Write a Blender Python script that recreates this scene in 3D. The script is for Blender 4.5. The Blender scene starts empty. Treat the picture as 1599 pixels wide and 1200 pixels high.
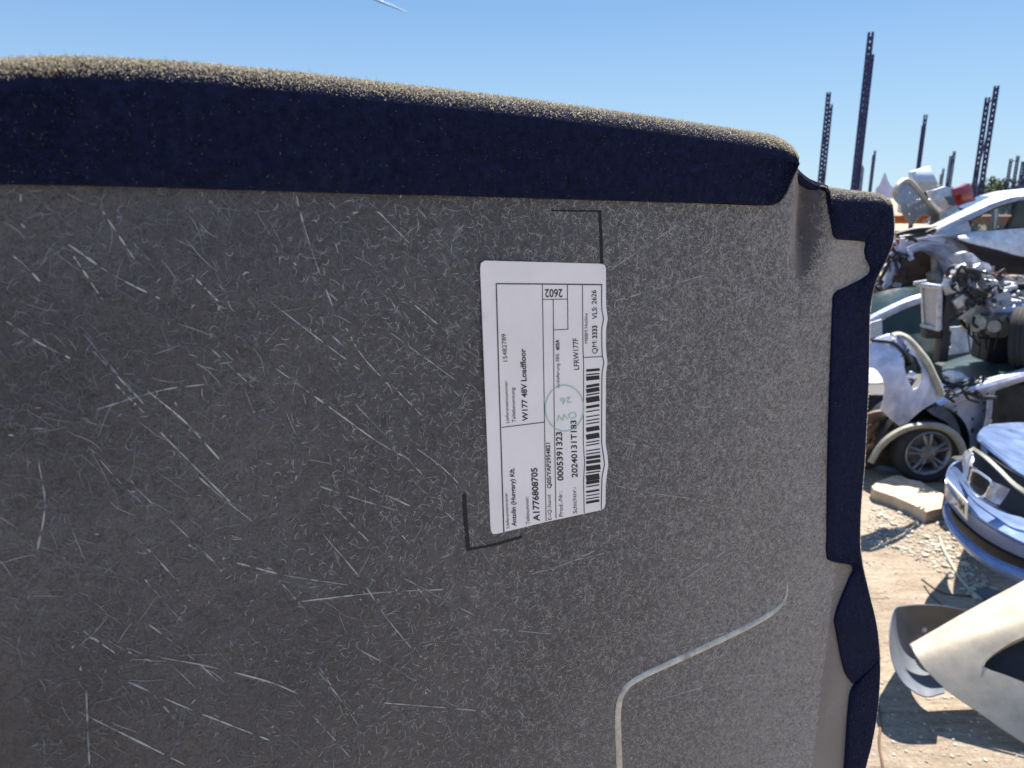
import bpy, bmesh, math, random
from mathutils import Vector, Matrix
from mathutils.geometry import delaunay_2d_cdt
random.seed(11)
R = math.radians
S = bpy.context.scene
COL = S.collection

# ------------------------------------------------------------------ camera, sky, sun, exposure
CAM = Vector((0, 0, 2.6)); PITCH = R(14.4); F = 1150.0
cd = bpy.data.cameras.new("camera"); cam = bpy.data.objects.new("camera", cd); COL.objects.link(cam)
cam.location = CAM; cam.rotation_euler = (R(90) - PITCH, 0, 0)
cd.sensor_width = 36; cd.lens = F / 1600 * 36; cd.clip_start = 0.02; cd.clip_end = 20000
cd.dof.use_dof = True; cd.dof.focus_distance = 0.50; cd.dof.aperture_fstop = 17
S.camera = cam
SUN_EL, SUN_AZ = R(56), R(33)              # azimuth from +Y towards +X
SUND = Vector((math.sin(SUN_AZ) * math.cos(SUN_EL), math.cos(SUN_AZ) * math.cos(SUN_EL), math.sin(SUN_EL)))
w = bpy.data.worlds.new("World"); S.world = w; w.use_nodes = True
nt = w.node_tree
sky = nt.nodes.new("ShaderNodeTexSky"); sky.sky_type = 'NISHITA'; sky.sun_disc = False
sky.sun_elevation = SUN_EL; sky.sun_rotation = SUN_AZ
sky.air_density = 1.0; sky.dust_density = 0.0; sky.ozone_density = 3.0; sky.altitude = 100
# the phone's wide range keeps the glow round the sun from burning out: roll the brightest sky off
bw = nt.nodes.new("ShaderNodeRGBToBW"); nt.links.new(sky.outputs[0], bw.inputs[0])
q1 = nt.nodes.new("ShaderNodeMath"); q1.operation = 'DIVIDE'; q1.inputs[1].default_value = 2.1; nt.links.new(bw.outputs[0], q1.inputs[0])
q2 = nt.nodes.new("ShaderNodeMath"); q2.operation = 'POWER'; q2.inputs[1].default_value = 1.5; nt.links.new(q1.outputs[0], q2.inputs[0])
q3 = nt.nodes.new("ShaderNodeMath"); q3.operation = 'ADD'; q3.inputs[1].default_value = 1.0; nt.links.new(q2.outputs[0], q3.inputs[0])
q4 = nt.nodes.new("ShaderNodeMath"); q4.operation = 'POWER'; q4.inputs[1].default_value = -.6667; nt.links.new(q3.outputs[0], q4.inputs[0])
q5 = nt.nodes.new("ShaderNodeVectorMath"); q5.operation = 'SCALE'; nt.links.new(sky.outputs[0], q5.inputs[0]); nt.links.new(q4.outputs[0], q5.inputs["Scale"])
# clean dry air: pull the yellow horizon glow towards blue, a little deeper higher up
q7 = nt.nodes.new("ShaderNodeRGBToBW"); nt.links.new(q5.outputs[0], q7.inputs[0])
tcw = nt.nodes.new("ShaderNodeTexCoord"); sep = nt.nodes.new("ShaderNodeSeparateXYZ"); nt.links.new(tcw.outputs["Generated"], sep.inputs[0])
hr = nt.nodes.new("ShaderNodeValToRGB"); nt.links.new(sep.outputs["Z"], hr.inputs["Fac"])
hr.color_ramp.elements[0].position = 0.0; hr.color_ramp.elements[0].color = (1.02, 1.50, 1.90, 1)
hr.color_ramp.elements[1].position = .22; hr.color_ramp.elements[1].color = (.47, .92, 1.64, 1)
q8 = nt.nodes.new("ShaderNodeVectorMath"); q8.operation = 'SCALE'; nt.links.new(hr.outputs[0], q8.inputs[0]); nt.links.new(q7.outputs[0], q8.inputs["Scale"])
q6 = nt.nodes.new("ShaderNodeMix"); q6.data_type = 'RGBA'; q6.inputs["Factor"].default_value = .75
nt.links.new(q5.outputs[0], q6.inputs["A"]); nt.links.new(q8.outputs[0], q6.inputs["B"])
# the aureole high round the sun keeps its full brightness
up = nt.nodes.new("ShaderNodeMapRange"); up.interpolation_type = 'SMOOTHSTEP'; up.inputs["From Min"].default_value = .30; up.inputs["From Max"].default_value = .62
nt.links.new(sep.outputs["Z"], up.inputs["Value"])
q9 = nt.nodes.new("ShaderNodeMix"); q9.data_type = 'RGBA'; nt.links.new(up.outputs["Result"], q9.inputs["Factor"])
nt.links.new(q6.outputs["Result"], q9.inputs["A"]); nt.links.new(sky.outputs[0], q9.inputs["B"])
nt.links.new(q9.outputs["Result"], nt.nodes["Background"].inputs[0])
nt.nodes["Background"].inputs[1].default_value = 0.10
sd = bpy.data.lights.new("sun", 'SUN'); sd.energy = 4.6; sd.angle = R(0.5); sd.color = (1, .94, .84)
so = bpy.data.objects.new("sun", sd); COL.objects.link(so)
so.rotation_euler = SUND.to_track_quat('Z', 'Y').to_euler()
S.view_settings.view_transform = 'Standard'; S.view_settings.look = 'None'
S.view_settings.exposure = 1.6; S.view_settings.gamma = 1

# ------------------------------------------------------------------ helpers
CP, SP = math.cos(PITCH), math.sin(PITCH)
def ray(x, y):
    a, b = (x - 800) / F, -(y - 600) / F
    return Vector((a, CP + b * SP, b * CP - SP))
def at_Y(x, y, Y):
    d = ray(x, y); return CAM + d * (Y / d.y)
def at_z(x, y, z):
    d = ray(x, y); return CAM + d * ((z - CAM.z) / d.z)
def P3(p):                                   # (px, py, Y)
    return at_Y(*p)

def link(name, me, m=None, parent=None):
    o = bpy.data.objects.new(name, me); COL.objects.link(o)
    if m is not None:
        for k in (m if isinstance(m, (list, tuple)) else [m]): me.materials.append(k)
    if parent is not None:
        o.parent = parent; o.matrix_parent_inverse = parent.matrix_world.inverted()
    return o
def tag(o, label, cat, group=None, kind=None):
    o['label'] = label; o['category'] = cat
    if group: o['group'] = group
    if kind: o['kind'] = kind
    return o
def empty(name, loc, label, cat, group=None):
    o = bpy.data.objects.new(name, None); COL.objects.link(o); o.location = loc; o.empty_display_size = .05
    o.matrix_world = Matrix.Translation(Vector(loc))
    return tag(o, label, cat, group)
def finish(name, bm, m, parent=None, smooth=True, angle=35, normals=True):
    if normals: bmesh.ops.recalc_face_normals(bm, faces=bm.faces[:])
    me = bpy.data.meshes.new(name)
    if smooth:
        for f in bm.faces: f.smooth = True
        for e in bm.edges:
            if len(e.link_faces) == 2 and e.calc_face_angle(0) > R(angle): e.smooth = False
    bm.to_mesh(me); bm.free()
    return link(name, me, m, parent)

def box(bm, c, s, rot=None, bev=0.0):
    r = bmesh.ops.create_cube(bm, size=1)
    vs = r['verts']
    M = Matrix.Translation(Vector(c)) @ (rot.to_4x4() if rot is not None else Matrix.Identity(4)) @ Matrix.Diagonal((s[0], s[1], s[2], 1))
    bmesh.ops.transform(bm, matrix=M, verts=vs)
    if bev > 0:
        es = list({e for v in vs for e in v.link_edges})
        bmesh.ops.bevel(bm, geom=es, offset=bev, segments=2, affect='EDGES', profile=.5)
def cyl(bm, a, b, r1, r2=None, seg=14, caps=True):
    a, b = Vector(a), Vector(b); r2 = r1 if r2 is None else r2
    d = b - a
    M = Matrix.Translation((a + b) / 2) @ d.to_track_quat('Z', 'Y').to_matrix().to_4x4()
    bmesh.ops.create_cone(bm, cap_ends=caps, segments=seg, radius1=r1, radius2=r2, depth=d.length, matrix=M)
def cr(pts, n):
    """Catmull-Rom through a list of vectors, n samples in all"""
    out = []; m = len(pts) - 1
    for i in range(n):
        t = i / (n - 1) * m; k = min(int(t), m - 1); t -= k
        p1, p2 = pts[k], pts[k + 1]
        p0 = pts[k - 1] if k > 0 else p1 * 2 - p2
        p3 = pts[k + 2] if k + 2 <= m else p2 * 2 - p1
        out.append(.5 * ((2 * p1) + (p2 - p0) * t + (2 * p0 - 5 * p1 + 4 * p2 - p3) * t * t + (3 * p1 - p0 - 3 * p2 + p3) * t ** 3))
    return out
def tube(bm, pts, r, seg=8, n=None, rfun=None):
    pts = [Vector(p) for p in pts]
    if n: pts = cr(pts, n)
    rings = []
    for i, p in enumerate(pts):
        d = (pts[min(i + 1, len(pts) - 1)] - pts[max(i - 1, 0)]).normalized()
        up = Vector((0, 0, 1)) if abs(d.z) < .95 else Vector((1, 0, 0))
        s = d.cross(up).normalized(); t = s.cross(d)
        rr = rfun(i / (len(pts) - 1)) if rfun else r
        rings.append([bm.verts.new(p + (s * math.cos(a) + t * math.sin(a)) * rr) for a in [2 * math.pi * k / seg for k in range(seg)]])
    for A, B in zip(rings, rings[1:]):
        for k in range(seg): bm.faces.new((A[k], A[(k + 1) % seg], B[(k + 1) % seg], B[k]))
    bm.faces.new(rings[0][::-1]); bm.faces.new(rings[-1])
def lathe(bm, c, axis, prof, seg=40):
    """prof: (offset along axis, radius)"""
    c = Vector(c); axis = Vector(axis).normalized()
    s = axis.orthogonal().normalized(); t = axis.cross(s)
    rings = [[bm.verts.new(c + axis * h + (s * math.cos(a) + t * math.sin(a)) * r) for a in [2 * math.pi * k / seg for k in range(seg)]] for h, r in prof]
    for A, B in zip(rings, rings[1:]):
        for k in range(seg): bm.faces.new((A[k], A[(k + 1) % seg], B[(k + 1) % seg], B[k]))
    return rings
def solidify(bm, t, off=None):
    """give an open sheet thickness; off = direction, else the normals"""
    bmesh.ops.recalc_face_normals(bm, faces=bm.faces[:])
    bm.normal_update()
    fs = bm.faces[:]
    vs = bm.verts[:]
    mp = {}
    for v in vs:
        d = off if off is not None else -v.normal
        mp[v] = bm.verts.new(v.co + d * t)
    bound = [e for e in bm.edges if len(e.link_faces) == 1]
    for f in fs: bm.faces.new([mp[v] for v in f.verts][::-1])
    for e in bound:
        a, b = e.verts; bm.faces.new((a, b, mp[b], mp[a]))
def loft(name, rows, m, parent=None, nu=24, nv=12, t=.006, off=None, angle=40):
    """rows: lists of world points (same count); smooth skin through them, given a thickness"""
    R1 = [cr([Vector(p) for p in r], nu) for r in rows]
    cols = [cr([r[i] for r in R1], nv) if len(R1) > 2 else [R1[0][i].lerp(R1[1][i], k / (nv - 1)) for k in range(nv)] for i in range(nu)]
    bm = bmesh.new()
    V = [[bm.verts.new(p) for p in c] for c in cols]
    for i in range(nu - 1):
        for j in range(nv - 1): bm.faces.new((V[i][j], V[i + 1][j], V[i + 1][j + 1], V[i][j + 1]))
    if t: solidify(bm, t, off)
    return finish(name, bm, m, parent, angle=angle)
def inside(poly, x, y):
    c = False; n = len(poly); j = n - 1
    for i in range(n):
        xi, yi = poly[i][0], poly[i][1]; xj, yj = poly[j][0], poly[j][1]
        if (yi > y) != (yj > y) and x < (xj - xi) * (y - yi) / (yj - yi) + xi: c = not c
        j = i
    return c
def cdt(poly, holes=(), step=6.0, jitter=.25, keep=None):
    """triangles inside a 2-D outline with holes: (points, triangles)"""
    def dens(pl):
        out = []
        for i in range(len(pl)):
            a, b = pl[i], pl[(i + 1) % len(pl)]
            L = math.dist(a[:2], b[:2]); k = max(1, int(L / step))
            out += [(a[0] + (b[0] - a[0]) * q / k, a[1] + (b[1] - a[1]) * q / k) for q in range(k)]
        return out
    pts, edges = [], []
    for pl in [poly] + list(holes):
        d = dens(pl); s = len(pts); pts += d
        edges += [(s + i, s + (i + 1) % len(d)) for i in range(len(d))]
    nb = len(pts)
    xs = [p[0] for p in poly]; ys = [p[1] for p in poly]
    rnd = random.Random(5)
    bound = pts[:]
    cell = {}
    for p in bound: cell.setdefault((int(p[0] // step), int(p[1] // step)), []).append(p)
    y = min(ys) + step / 2
    while y < max(ys):
        x = min(xs) + step / 2
        while x < max(xs):
            q = (x + rnd.uniform(-jitter, jitter) * step, y + rnd.uniform(-jitter, jitter) * step)
            if inside(poly, *q) and not any(inside(h, *q) for h in holes):
                cx, cy = int(q[0] // step), int(q[1] // step)
                if not any(math.dist(q, b) < step * .45 for i in (-1, 0, 1) for j in (-1, 0, 1) for b in cell.get((cx + i, cy + j), ())):
                    pts.append(q)
            x += step
        y += step
    r = delaunay_2d_cdt([Vector(p) for p in pts], edges, [], 0, 1e-5)
    V, T = r[0], r[2]
    tris = []
    for t in T:
        cx = sum(V[i].x for i in t) / len(t); cy = sum(V[i].y for i in t) / len(t)
        if inside(poly, cx, cy) and not any(inside(h, cx, cy) for h in holes): tris.append(list(t))
    return [(v.x, v.y) for v in V], tris
def shell(name, poly, fn, m, parent=None, holes=(), step=6.0, t=.01, off=Vector((0, 1, 0)), angle=40):
    """a traced outline as a curved plate: fn(px, py) gives each point its place in the world"""
    pts, tris = cdt(poly, holes, step)
    bm = bmesh.new()
    vs = {}
    for tr in tris:
        for i in tr:
            if i not in vs: vs[i] = bm.verts.new(fn(*pts[i]))
        try: bm.faces.new([vs[i] for i in tr])
        except ValueError: pass
    if t: solidify(bm, t, off)
    return finish(name, bm, m, parent, angle=angle)
def circ(x, y, r, n=10, ry=None):
    return [(x + r * math.cos(2 * math.pi * k / n), y + (ry or r) * math.sin(2 * math.pi * k / n)) for k in range(n)]

# ------------------------------------------------------------------ materials
MATS = {}
def mat(name, col, rough=.6, metal=0.0, spec=.5, var=0.0, vscale=8.0, col2=None, bump=0.0, bscale=60.0, coat=0.0, trans=0.0, sheen=0.0, dist=.01):
    if name in MATS: return MATS[name]
    m = bpy.data.materials.new(name); m.use_nodes = True
    t = m.node_tree; b = t.nodes["Principled BSDF"]
    b.inputs["Base Color"].default_value = (*col, 1); b.inputs["Roughness"].default_value = rough
    b.inputs["Metallic"].default_value = metal; b.inputs["Specular IOR Level"].default_value = spec
    b.inputs["Coat Weight"].default_value = coat; b.inputs["Coat Roughness"].default_value = .06
    b.inputs["Transmission Weight"].default_value = trans
    b.inputs["Sheen Weight"].default_value = sheen
    if var or col2 or bump:
        tc = t.nodes.new("ShaderNodeTexCoord")
    if var or col2:
        n = t.nodes.new("ShaderNodeTexNoise"); n.inputs["Scale"].default_value = vscale; n.inputs["Detail"].default_value = 8; n.inputs["Roughness"].default_value = .65
        t.links.new(tc.outputs["Object"], n.inputs["Vector"])
        r = t.nodes.new("ShaderNodeValToRGB")
        c2 = col2 or tuple(min(1, c * (1 + var)) for c in col); c1 = col if col2 else tuple(c * (1 - var) for c in col)
        r.color_ramp.elements[0].position = .32; r.color_ramp.elements[0].color = (*c1, 1)
        r.color_ramp.elements[1].position = .68; r.color_ramp.elements[1].color = (*c2, 1)
        t.links.new(n.outputs["Fac"], r.inputs["Fac"]); t.links.new(r.outputs["Color"], b.inputs["Base Color"])
        mr = t.nodes.new("ShaderNodeMapRange"); mr.inputs["To Min"].default_value = max(0, rough - .12); mr.inputs["To Max"].default_value = min(1, rough + .15)
        t.links.new(n.outputs["Fac"], mr.inputs["Value"]); t.links.new(mr.outputs["Result"], b.inputs["Roughness"])
    if bump:
        n2 = t.nodes.new("ShaderNodeTexNoise"); n2.inputs["Scale"].default_value = bscale; n2.inputs["Detail"].default_value = 6
        t.links.new(tc.outputs["Object"], n2.inputs["Vector"])
        bp = t.nodes.new("ShaderNodeBump"); bp.inputs["Strength"].default_value = bump; bp.inputs["Distance"].default_value = dist
        t.links.new(n2.outputs["Fac"], bp.inputs["Height"]); t.links.new(bp.outputs["Normal"], b.inputs["Normal"])
    MATS[name] = m
    return m
m_silver = mat("silver_paint", (.34, .35, .41), .40, .4, .5, var=.35, vscale=7, coat=.3, bump=.35, bscale=5, dist=.03)
m_lilac = mat("silver_blue_paint", (.42, .45, .58), .42, .3, .5, var=.35, vscale=7, coat=.25, bump=.35, bscale=6, dist=.03)
m_blue = mat("light_blue_paint", (.145, .215, .39), .30, .3, .5, var=.3, vscale=6, coat=.35, bump=.15, bscale=5, dist=.02)
m_champ = mat("champagne_paint", (.45, .375, .275), .40, .12, .4, var=.2, vscale=7, coat=.25, bump=.2, bscale=9, dist=.01)
m_white = mat("white_paint", (.52, .53, .56), .42, 0, .5, var=.35, vscale=8, coat=.25, bump=.3, bscale=6, dist=.03)
m_primer = mat("bare_grey_panel", (.30, .32, .36), .55, .15, .5, var=.25, vscale=9)
m_apron = mat("inner_wing_steel", (.36, .38, .48), .5, .2, .5, var=.2, vscale=10)
m_black = mat("black_plastic", (.018, .019, .022), .55, 0, .4, var=.3, vscale=20)
m_dark = mat("grimy_dark_metal", (.035, .034, .036), .7, .2, .4, var=.5, vscale=12)
m_rubber = mat("tyre_rubber", (.03, .03, .033), .8, 0, .3, var=.3, vscale=30, bump=.3, bscale=60)
m_alloy = mat("dull_alloy", (.23, .24, .27), .42, .7, .5, var=.2, vscale=12)
m_castal = mat("cast_aluminium", (.40, .40, .41), .45, .5, .5, var=.35, vscale=16, bump=.4, bscale=40)
m_steel = mat("worn_steel", (.30, .30, .31), .5, .6, .5, var=.35, vscale=14)
m_chrome = mat("chrome", (.6, .6, .63), .22, 1.0)
m_rad = mat("radiator_core", (.36, .36, .38), .6, .3, .5, var=.2, vscale=30, bump=.5, bscale=150)
m_orange = mat("orange_beam_paint", (.62, .17, .03), .5, 0, .4, var=.25, vscale=5, col2=(.42, .10, .02))
m_post = mat("blue_rack_paint", (.018, .022, .085), .5, .1, .4, var=.3, vscale=5)
m_green = mat("dark_green_paint", (.05, .085, .08), .3, .3, .5, var=.4, vscale=5, coat=.5)
m_glass = mat("dark_tinted_glass", (.02, .035, .03), .12, 0, .4, var=.3, vscale=4)
m_red = mat("red_lamp_plastic", (.33, .02, .015), .15, 0, .6, coat=.5)
m_liner = mat("grey_arch_plastic", (.09, .10, .12), .5, 0, .45, var=.25, vscale=7)
m_strip = mat("dusty_plastic_strip", (.30, .29, .23), .6, 0, .4, var=.2, vscale=10)
m_plate = mat("number_plate_white", (.66, .63, .48), .35)
m_brown = mat("rusty_brown", (.12, .075, .05), .7, .2, .4, var=.5, vscale=9)
m_tan = mat("dirty_alloy_casting", (.34, .31, .26), .65, .2, .4, var=.4, vscale=14, bump=.5, bscale=50)
m_slab = mat("sandstone_slab", (.50, .38, .26), .9, 0, .2, var=.25, vscale=9, bump=.35, bscale=30, dist=.01)
m_stone = mat("gravel_stone", (.40, .36, .30), .9, 0, .2, var=.45, vscale=3)
m_leaf = mat("leaves", (.06, .085, .035), .7, 0, .3, var=.5, vscale=2)
m_bark = mat("bark", (.09, .07, .05), .9)
m_band = mat("bluish_grey_band", (.12, .13, .16), .8, 0, .3, var=.3, vscale=6)
m_contrail = mat("ice_cloud", (.9, .9, .9), 1.0, 0, 0)

# ground material: pale sandy concrete, brushed ridges, dirt
def ground_mat():
    m = bpy.data.materials.new("sandy_concrete"); m.use_nodes = True
    t = m.node_tree; b = t.nodes["Principled BSDF"]; b.inputs["Roughness"].default_value = .92; b.inputs["Specular IOR Level"].default_value = .2
    tc = t.nodes.new("ShaderNodeTexCoord")
    def noise(sc, det=8, vec=None, rough=.6):
        n = t.nodes.new("ShaderNodeTexNoise"); n.inputs["Scale"].default_value = sc; n.inputs["Detail"].default_value = det; n.inputs["Roughness"].default_value = rough
        t.links.new(vec or tc.outputs["Object"], n.inputs["Vector"]); return n
    mp = t.nodes.new("ShaderNodeMapping"); mp.inputs["Scale"].default_value = (2.2, 16, 4); mp.inputs["Rotation"].default_value = (0, 0, R(-14))
    t.links.new(tc.outputs["Object"], mp.inputs["Vector"])
    rid = noise(1.6, 6, mp.outputs["Vector"], .7)
    big = noise(1.3); fine = noise(38, 10, None, .75)
    r1 = t.nodes.new("ShaderNodeValToRGB")
    for p, c in ((.30, (.20, .16, .12)), (.45, (.35, .285, .22)), (.62, (.43, .355, .275))):
        e = r1.color_ramp.elements.new(p); e.color = (*c, 1)
    r1.color_ramp.elements.remove(r1.color_ramp.elements[0]); r1.color_ramp.elements.remove(r1.color_ramp.elements[-1])
    t.links.new(rid.outputs["Fac"], r1.inputs["Fac"])
    r2 = t.nodes.new("ShaderNodeValToRGB"); r2.color_ramp.elements[0].position = .35; r2.color_ramp.elements[0].color = (.55, .53, .5, 1)
    r2.color_ramp.elements[1].position = .6; r2.color_ramp.elements[1].color = (1, 1, 1, 1)
    t.links.new(fine.outputs["Fac"], r2.inputs["Fac"])
    mx = t.nodes.new("ShaderNodeMix"); mx.data_type = 'RGBA'; mx.blend_type = 'MULTIPLY'; mx.inputs["Factor"].default_value = .8
    t.links.new(r1.outputs["Color"], mx.inputs["A"]); t.links.new(r2.outputs["Color"], mx.inputs["B"])
    r3 = t.nodes.new("ShaderNodeValToRGB"); r3.color_ramp.elements[0].position = .35; r3.color_ramp.elements[0].color = (.75, .72, .68, 1)
    r3.color_ramp.elements[1].position = .6; r3.color_ramp.elements[1].color = (1, 1, 1, 1)
    t.links.new(big.outputs["Fac"], r3.inputs["Fac"])
    mx2 = t.nodes.new("ShaderNodeMix"); mx2.data_type = 'RGBA'; mx2.blend_type = 'MULTIPLY'; mx2.inputs["Factor"].default_value = 1
    t.links.new(mx.outputs["Result"], mx2.inputs["A"]); t.links.new(r3.outputs["Color"], mx2.inputs["B"])
    t.links.new(mx2.outputs["Result"], b.inputs["Base Color"])
    ad = t.nodes.new("ShaderNodeMath"); ad.operation = 'ADD'
    t.links.new(rid.outputs["Fac"], ad.inputs[0]); t.links.new(fine.outputs["Fac"], ad.inputs[1])
    bp = t.nodes.new("ShaderNodeBump"); bp.inputs["Strength"].default_value = .7; bp.inputs["Distance"].default_value = .025
    t.links.new(ad.outputs[0], bp.inputs["Height"]); t.links.new(bp.outputs["Normal"], b.inputs["Normal"])
    return m
m_ground = ground_mat()

# fibre board: pressed recycled fibre, mottled charcoal
def board_mat():
    m = bpy.data.materials.new("pressed_fibre"); m.use_nodes = True
    t = m.node_tree; b = t.nodes["Principled BSDF"]; b.inputs["Roughness"].default_value = .48; b.inputs["Specular IOR Level"].default_value = .5; b.inputs["Sheen Weight"].default_value = 1.0; b.inputs["Sheen Roughness"].default_value = .35; b.inputs["Sheen Tint"].default_value = (1, .9, .8, 1)
    tc = t.nodes.new("ShaderNodeTexCoord")
    def noise(sc, det, rough, dist=0):
        n = t.nodes.new("ShaderNodeTexNoise"); n.inputs["Scale"].default_value = sc; n.inputs["Detail"].default_value = det; n.inputs["Roughness"].default_value = rough; n.inputs["Distortion"].default_value = dist
        t.links.new(tc.outputs["Object"], n.inputs["Vector"]); return n
    fine = noise(800, 5, .75, 2.0); mid = noise(120, 6, .7, 1.2); big = noise(9, 4, .5)
    r = t.nodes.new("ShaderNodeValToRGB")
    r.color_ramp.elements[0].position = .40; r.color_ramp.elements[0].color = (.011, .013, .018, 1)
    r.color_ramp.elements[1].position = .62; r.color_ramp.elements[1].color = (.105, .107, .116, 1)
    ma = t.nodes.new("ShaderNodeMath"); ma.operation = 'MULTIPLY_ADD'; ma.inputs[1].default_value = .72
    t.links.new(fine.outputs["Fac"], ma.inputs[0])
    mb = t.nodes.new("ShaderNodeMath"); mb.operation = 'MULTIPLY'; mb.inputs[1].default_value = .28
    t.links.new(mid.outputs["Fac"], mb.inputs[0]); t.links.new(mb.outputs[0], ma.inputs[2])
    t.links.new(ma.outputs[0], r.inputs["Fac"])
    r2 = t.nodes.new("ShaderNodeValToRGB"); r2.color_ramp.elements[0].position = .35; r2.color_ramp.elements[0].color = (.58, .58, .61, 1)
    r2.color_ramp.elements[1].position = .65; r2.color_ramp.elements[1].color = (1.3, 1.24, 1.18, 1)
    t.links.new(big.outputs["Fac"], r2.inputs["Fac"])
    mx = t.nodes.new("ShaderNodeMix"); mx.data_type = 'RGBA'; mx.blend_type = 'MULTIPLY'; mx.inputs["Factor"].default_value = 1
    t.links.new(r.outputs["Color"], mx.inputs["A"]); t.links.new(r2.outputs["Color"], mx.inputs["B"])
    # a brown smudge by the notch, the dent's shading put into the colour, and a worn, paler patch on the tab beside it
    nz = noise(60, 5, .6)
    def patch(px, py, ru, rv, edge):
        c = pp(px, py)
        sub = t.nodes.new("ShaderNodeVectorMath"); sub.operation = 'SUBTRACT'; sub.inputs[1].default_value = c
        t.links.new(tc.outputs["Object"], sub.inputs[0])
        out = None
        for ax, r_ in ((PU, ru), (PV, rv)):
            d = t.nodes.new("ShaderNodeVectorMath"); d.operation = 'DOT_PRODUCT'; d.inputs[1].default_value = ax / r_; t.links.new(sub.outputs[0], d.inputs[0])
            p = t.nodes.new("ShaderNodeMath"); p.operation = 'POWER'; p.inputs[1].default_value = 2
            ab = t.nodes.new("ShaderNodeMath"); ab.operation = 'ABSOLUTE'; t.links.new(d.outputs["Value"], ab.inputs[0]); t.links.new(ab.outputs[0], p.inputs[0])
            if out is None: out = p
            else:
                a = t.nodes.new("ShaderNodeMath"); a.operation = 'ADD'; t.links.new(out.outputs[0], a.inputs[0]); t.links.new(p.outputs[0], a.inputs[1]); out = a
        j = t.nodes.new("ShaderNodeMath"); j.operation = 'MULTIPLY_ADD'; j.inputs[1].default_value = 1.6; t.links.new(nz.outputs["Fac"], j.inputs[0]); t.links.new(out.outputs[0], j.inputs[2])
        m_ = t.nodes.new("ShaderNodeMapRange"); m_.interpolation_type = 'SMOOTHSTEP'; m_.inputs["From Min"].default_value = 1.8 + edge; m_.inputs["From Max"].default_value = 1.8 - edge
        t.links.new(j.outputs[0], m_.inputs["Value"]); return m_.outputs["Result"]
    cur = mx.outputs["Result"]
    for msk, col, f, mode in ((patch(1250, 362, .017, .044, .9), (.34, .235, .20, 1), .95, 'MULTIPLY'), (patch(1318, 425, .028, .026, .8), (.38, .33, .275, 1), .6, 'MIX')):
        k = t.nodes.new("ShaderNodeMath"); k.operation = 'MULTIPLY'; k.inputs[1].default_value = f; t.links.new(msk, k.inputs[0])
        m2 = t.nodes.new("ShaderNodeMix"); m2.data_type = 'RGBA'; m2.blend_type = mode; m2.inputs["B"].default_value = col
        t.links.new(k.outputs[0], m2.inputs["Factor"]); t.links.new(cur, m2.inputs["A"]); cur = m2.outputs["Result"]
    t.links.new(cur, b.inputs["Base Color"])
    bp = t.nodes.new("ShaderNodeBump"); bp.inputs["Strength"].default_value = .6; bp.inputs["Distance"].default_value = .0008
    t.links.new(ma.outputs[0], bp.inputs["Height"]); t.links.new(bp.outputs["Normal"], b.inputs["Normal"])
    return m
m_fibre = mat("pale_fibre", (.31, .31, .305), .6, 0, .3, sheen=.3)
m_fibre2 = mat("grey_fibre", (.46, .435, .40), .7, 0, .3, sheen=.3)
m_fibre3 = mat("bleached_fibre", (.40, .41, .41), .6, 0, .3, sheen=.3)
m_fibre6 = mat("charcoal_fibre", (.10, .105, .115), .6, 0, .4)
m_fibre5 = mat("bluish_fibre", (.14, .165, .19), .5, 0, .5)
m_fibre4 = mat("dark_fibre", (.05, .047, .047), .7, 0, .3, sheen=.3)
m_carpet = mat("navy_carpet", (.0085, .0118, .034), .95, 0, .08, var=.4, vscale=220, bump=.9, bscale=700, sheen=0, dist=.001)
def nap_mat(name, col):
    """thin backlit carpet fibre: shiny and letting some light through"""
    m = mat(name, col, .4, 0, .5); t = m.node_tree; b = t.nodes["Principled BSDF"]
    tr = t.nodes.new("ShaderNodeBsdfTranslucent"); tr.inputs["Color"].default_value = (*[c * 1.1 for c in col], 1)
    mx = t.nodes.new("ShaderNodeMixShader"); mx.inputs[0].default_value = .4
    t.links.new(b.outputs[0], mx.inputs[1]); t.links.new(tr.outputs[0], mx.inputs[2]); t.links.new(mx.outputs[0], t.nodes["Material Output"].inputs[0])
    return m
m_nap = nap_mat("sunlit_nap_fibre", (.50, .455, .35))  # pale where the carpet is dark: its sunlit look put into the colour
m_nap2 = nap_mat("carpet_nap_dark", (.16, .14, .12))
m_label = mat("label_paper", (.76, .735, .735), .55, 0, .4, var=.05, vscale=28, bump=.12, bscale=120, dist=.001)
m_ink = mat("black_ink", (.02, .018, .02), .6, 0, .3)
m_stamp = mat("green_stamp_ink", (.33, .55, .42), .7, 0, .2)
m_mark = mat("black_embossed_line", (.008, .009, .013), .6, 0, .3)
m_rib = mat("pale_rib", (.52, .475, .39), .7, 0, .3, var=.35, vscale=110, bump=.4, bscale=700, dist=.0006)

# ------------------------------------------------------------------ ground
bm = bmesh.new()
bmesh.ops.create_grid(bm, x_segments=4, y_segments=4, size=600)
g = finish("ground", bm, m_ground, smooth=False); g['kind'] = 'structure'; g['label'] = 'pale sandy concrete yard ground with ridges and dirt'

# ------------------------------------------------------------------ the load floor panel close to the camera
PN = Vector((.555, -.832, 0)).normalized()          # its face, turned to the camera
PU = Vector((.832, .555, 0)).normalized()
PV = Vector((0, 0, 1))
PO = CAM + ray(850, 600) * .40
def uv(x, y):
    d = ray(x, y); p = CAM + d * ((PO - CAM).dot(PN) / d.dot(PN)) - PO
    return p.dot(PU), p.dot(PV)
def pw(u, v, n=0.0): return PO + PU * u + PV * v + PN * n
def pp(x, y, n=0.0):
    u, v = uv(x, y); return pw(u, v, n)
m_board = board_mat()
panel = empty("load_floor_panel", pw(0.05, -.5, -.015), "big dark fibre load floor panel with navy carpet edges and a white sticker, held upright close by", "panel")

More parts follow.
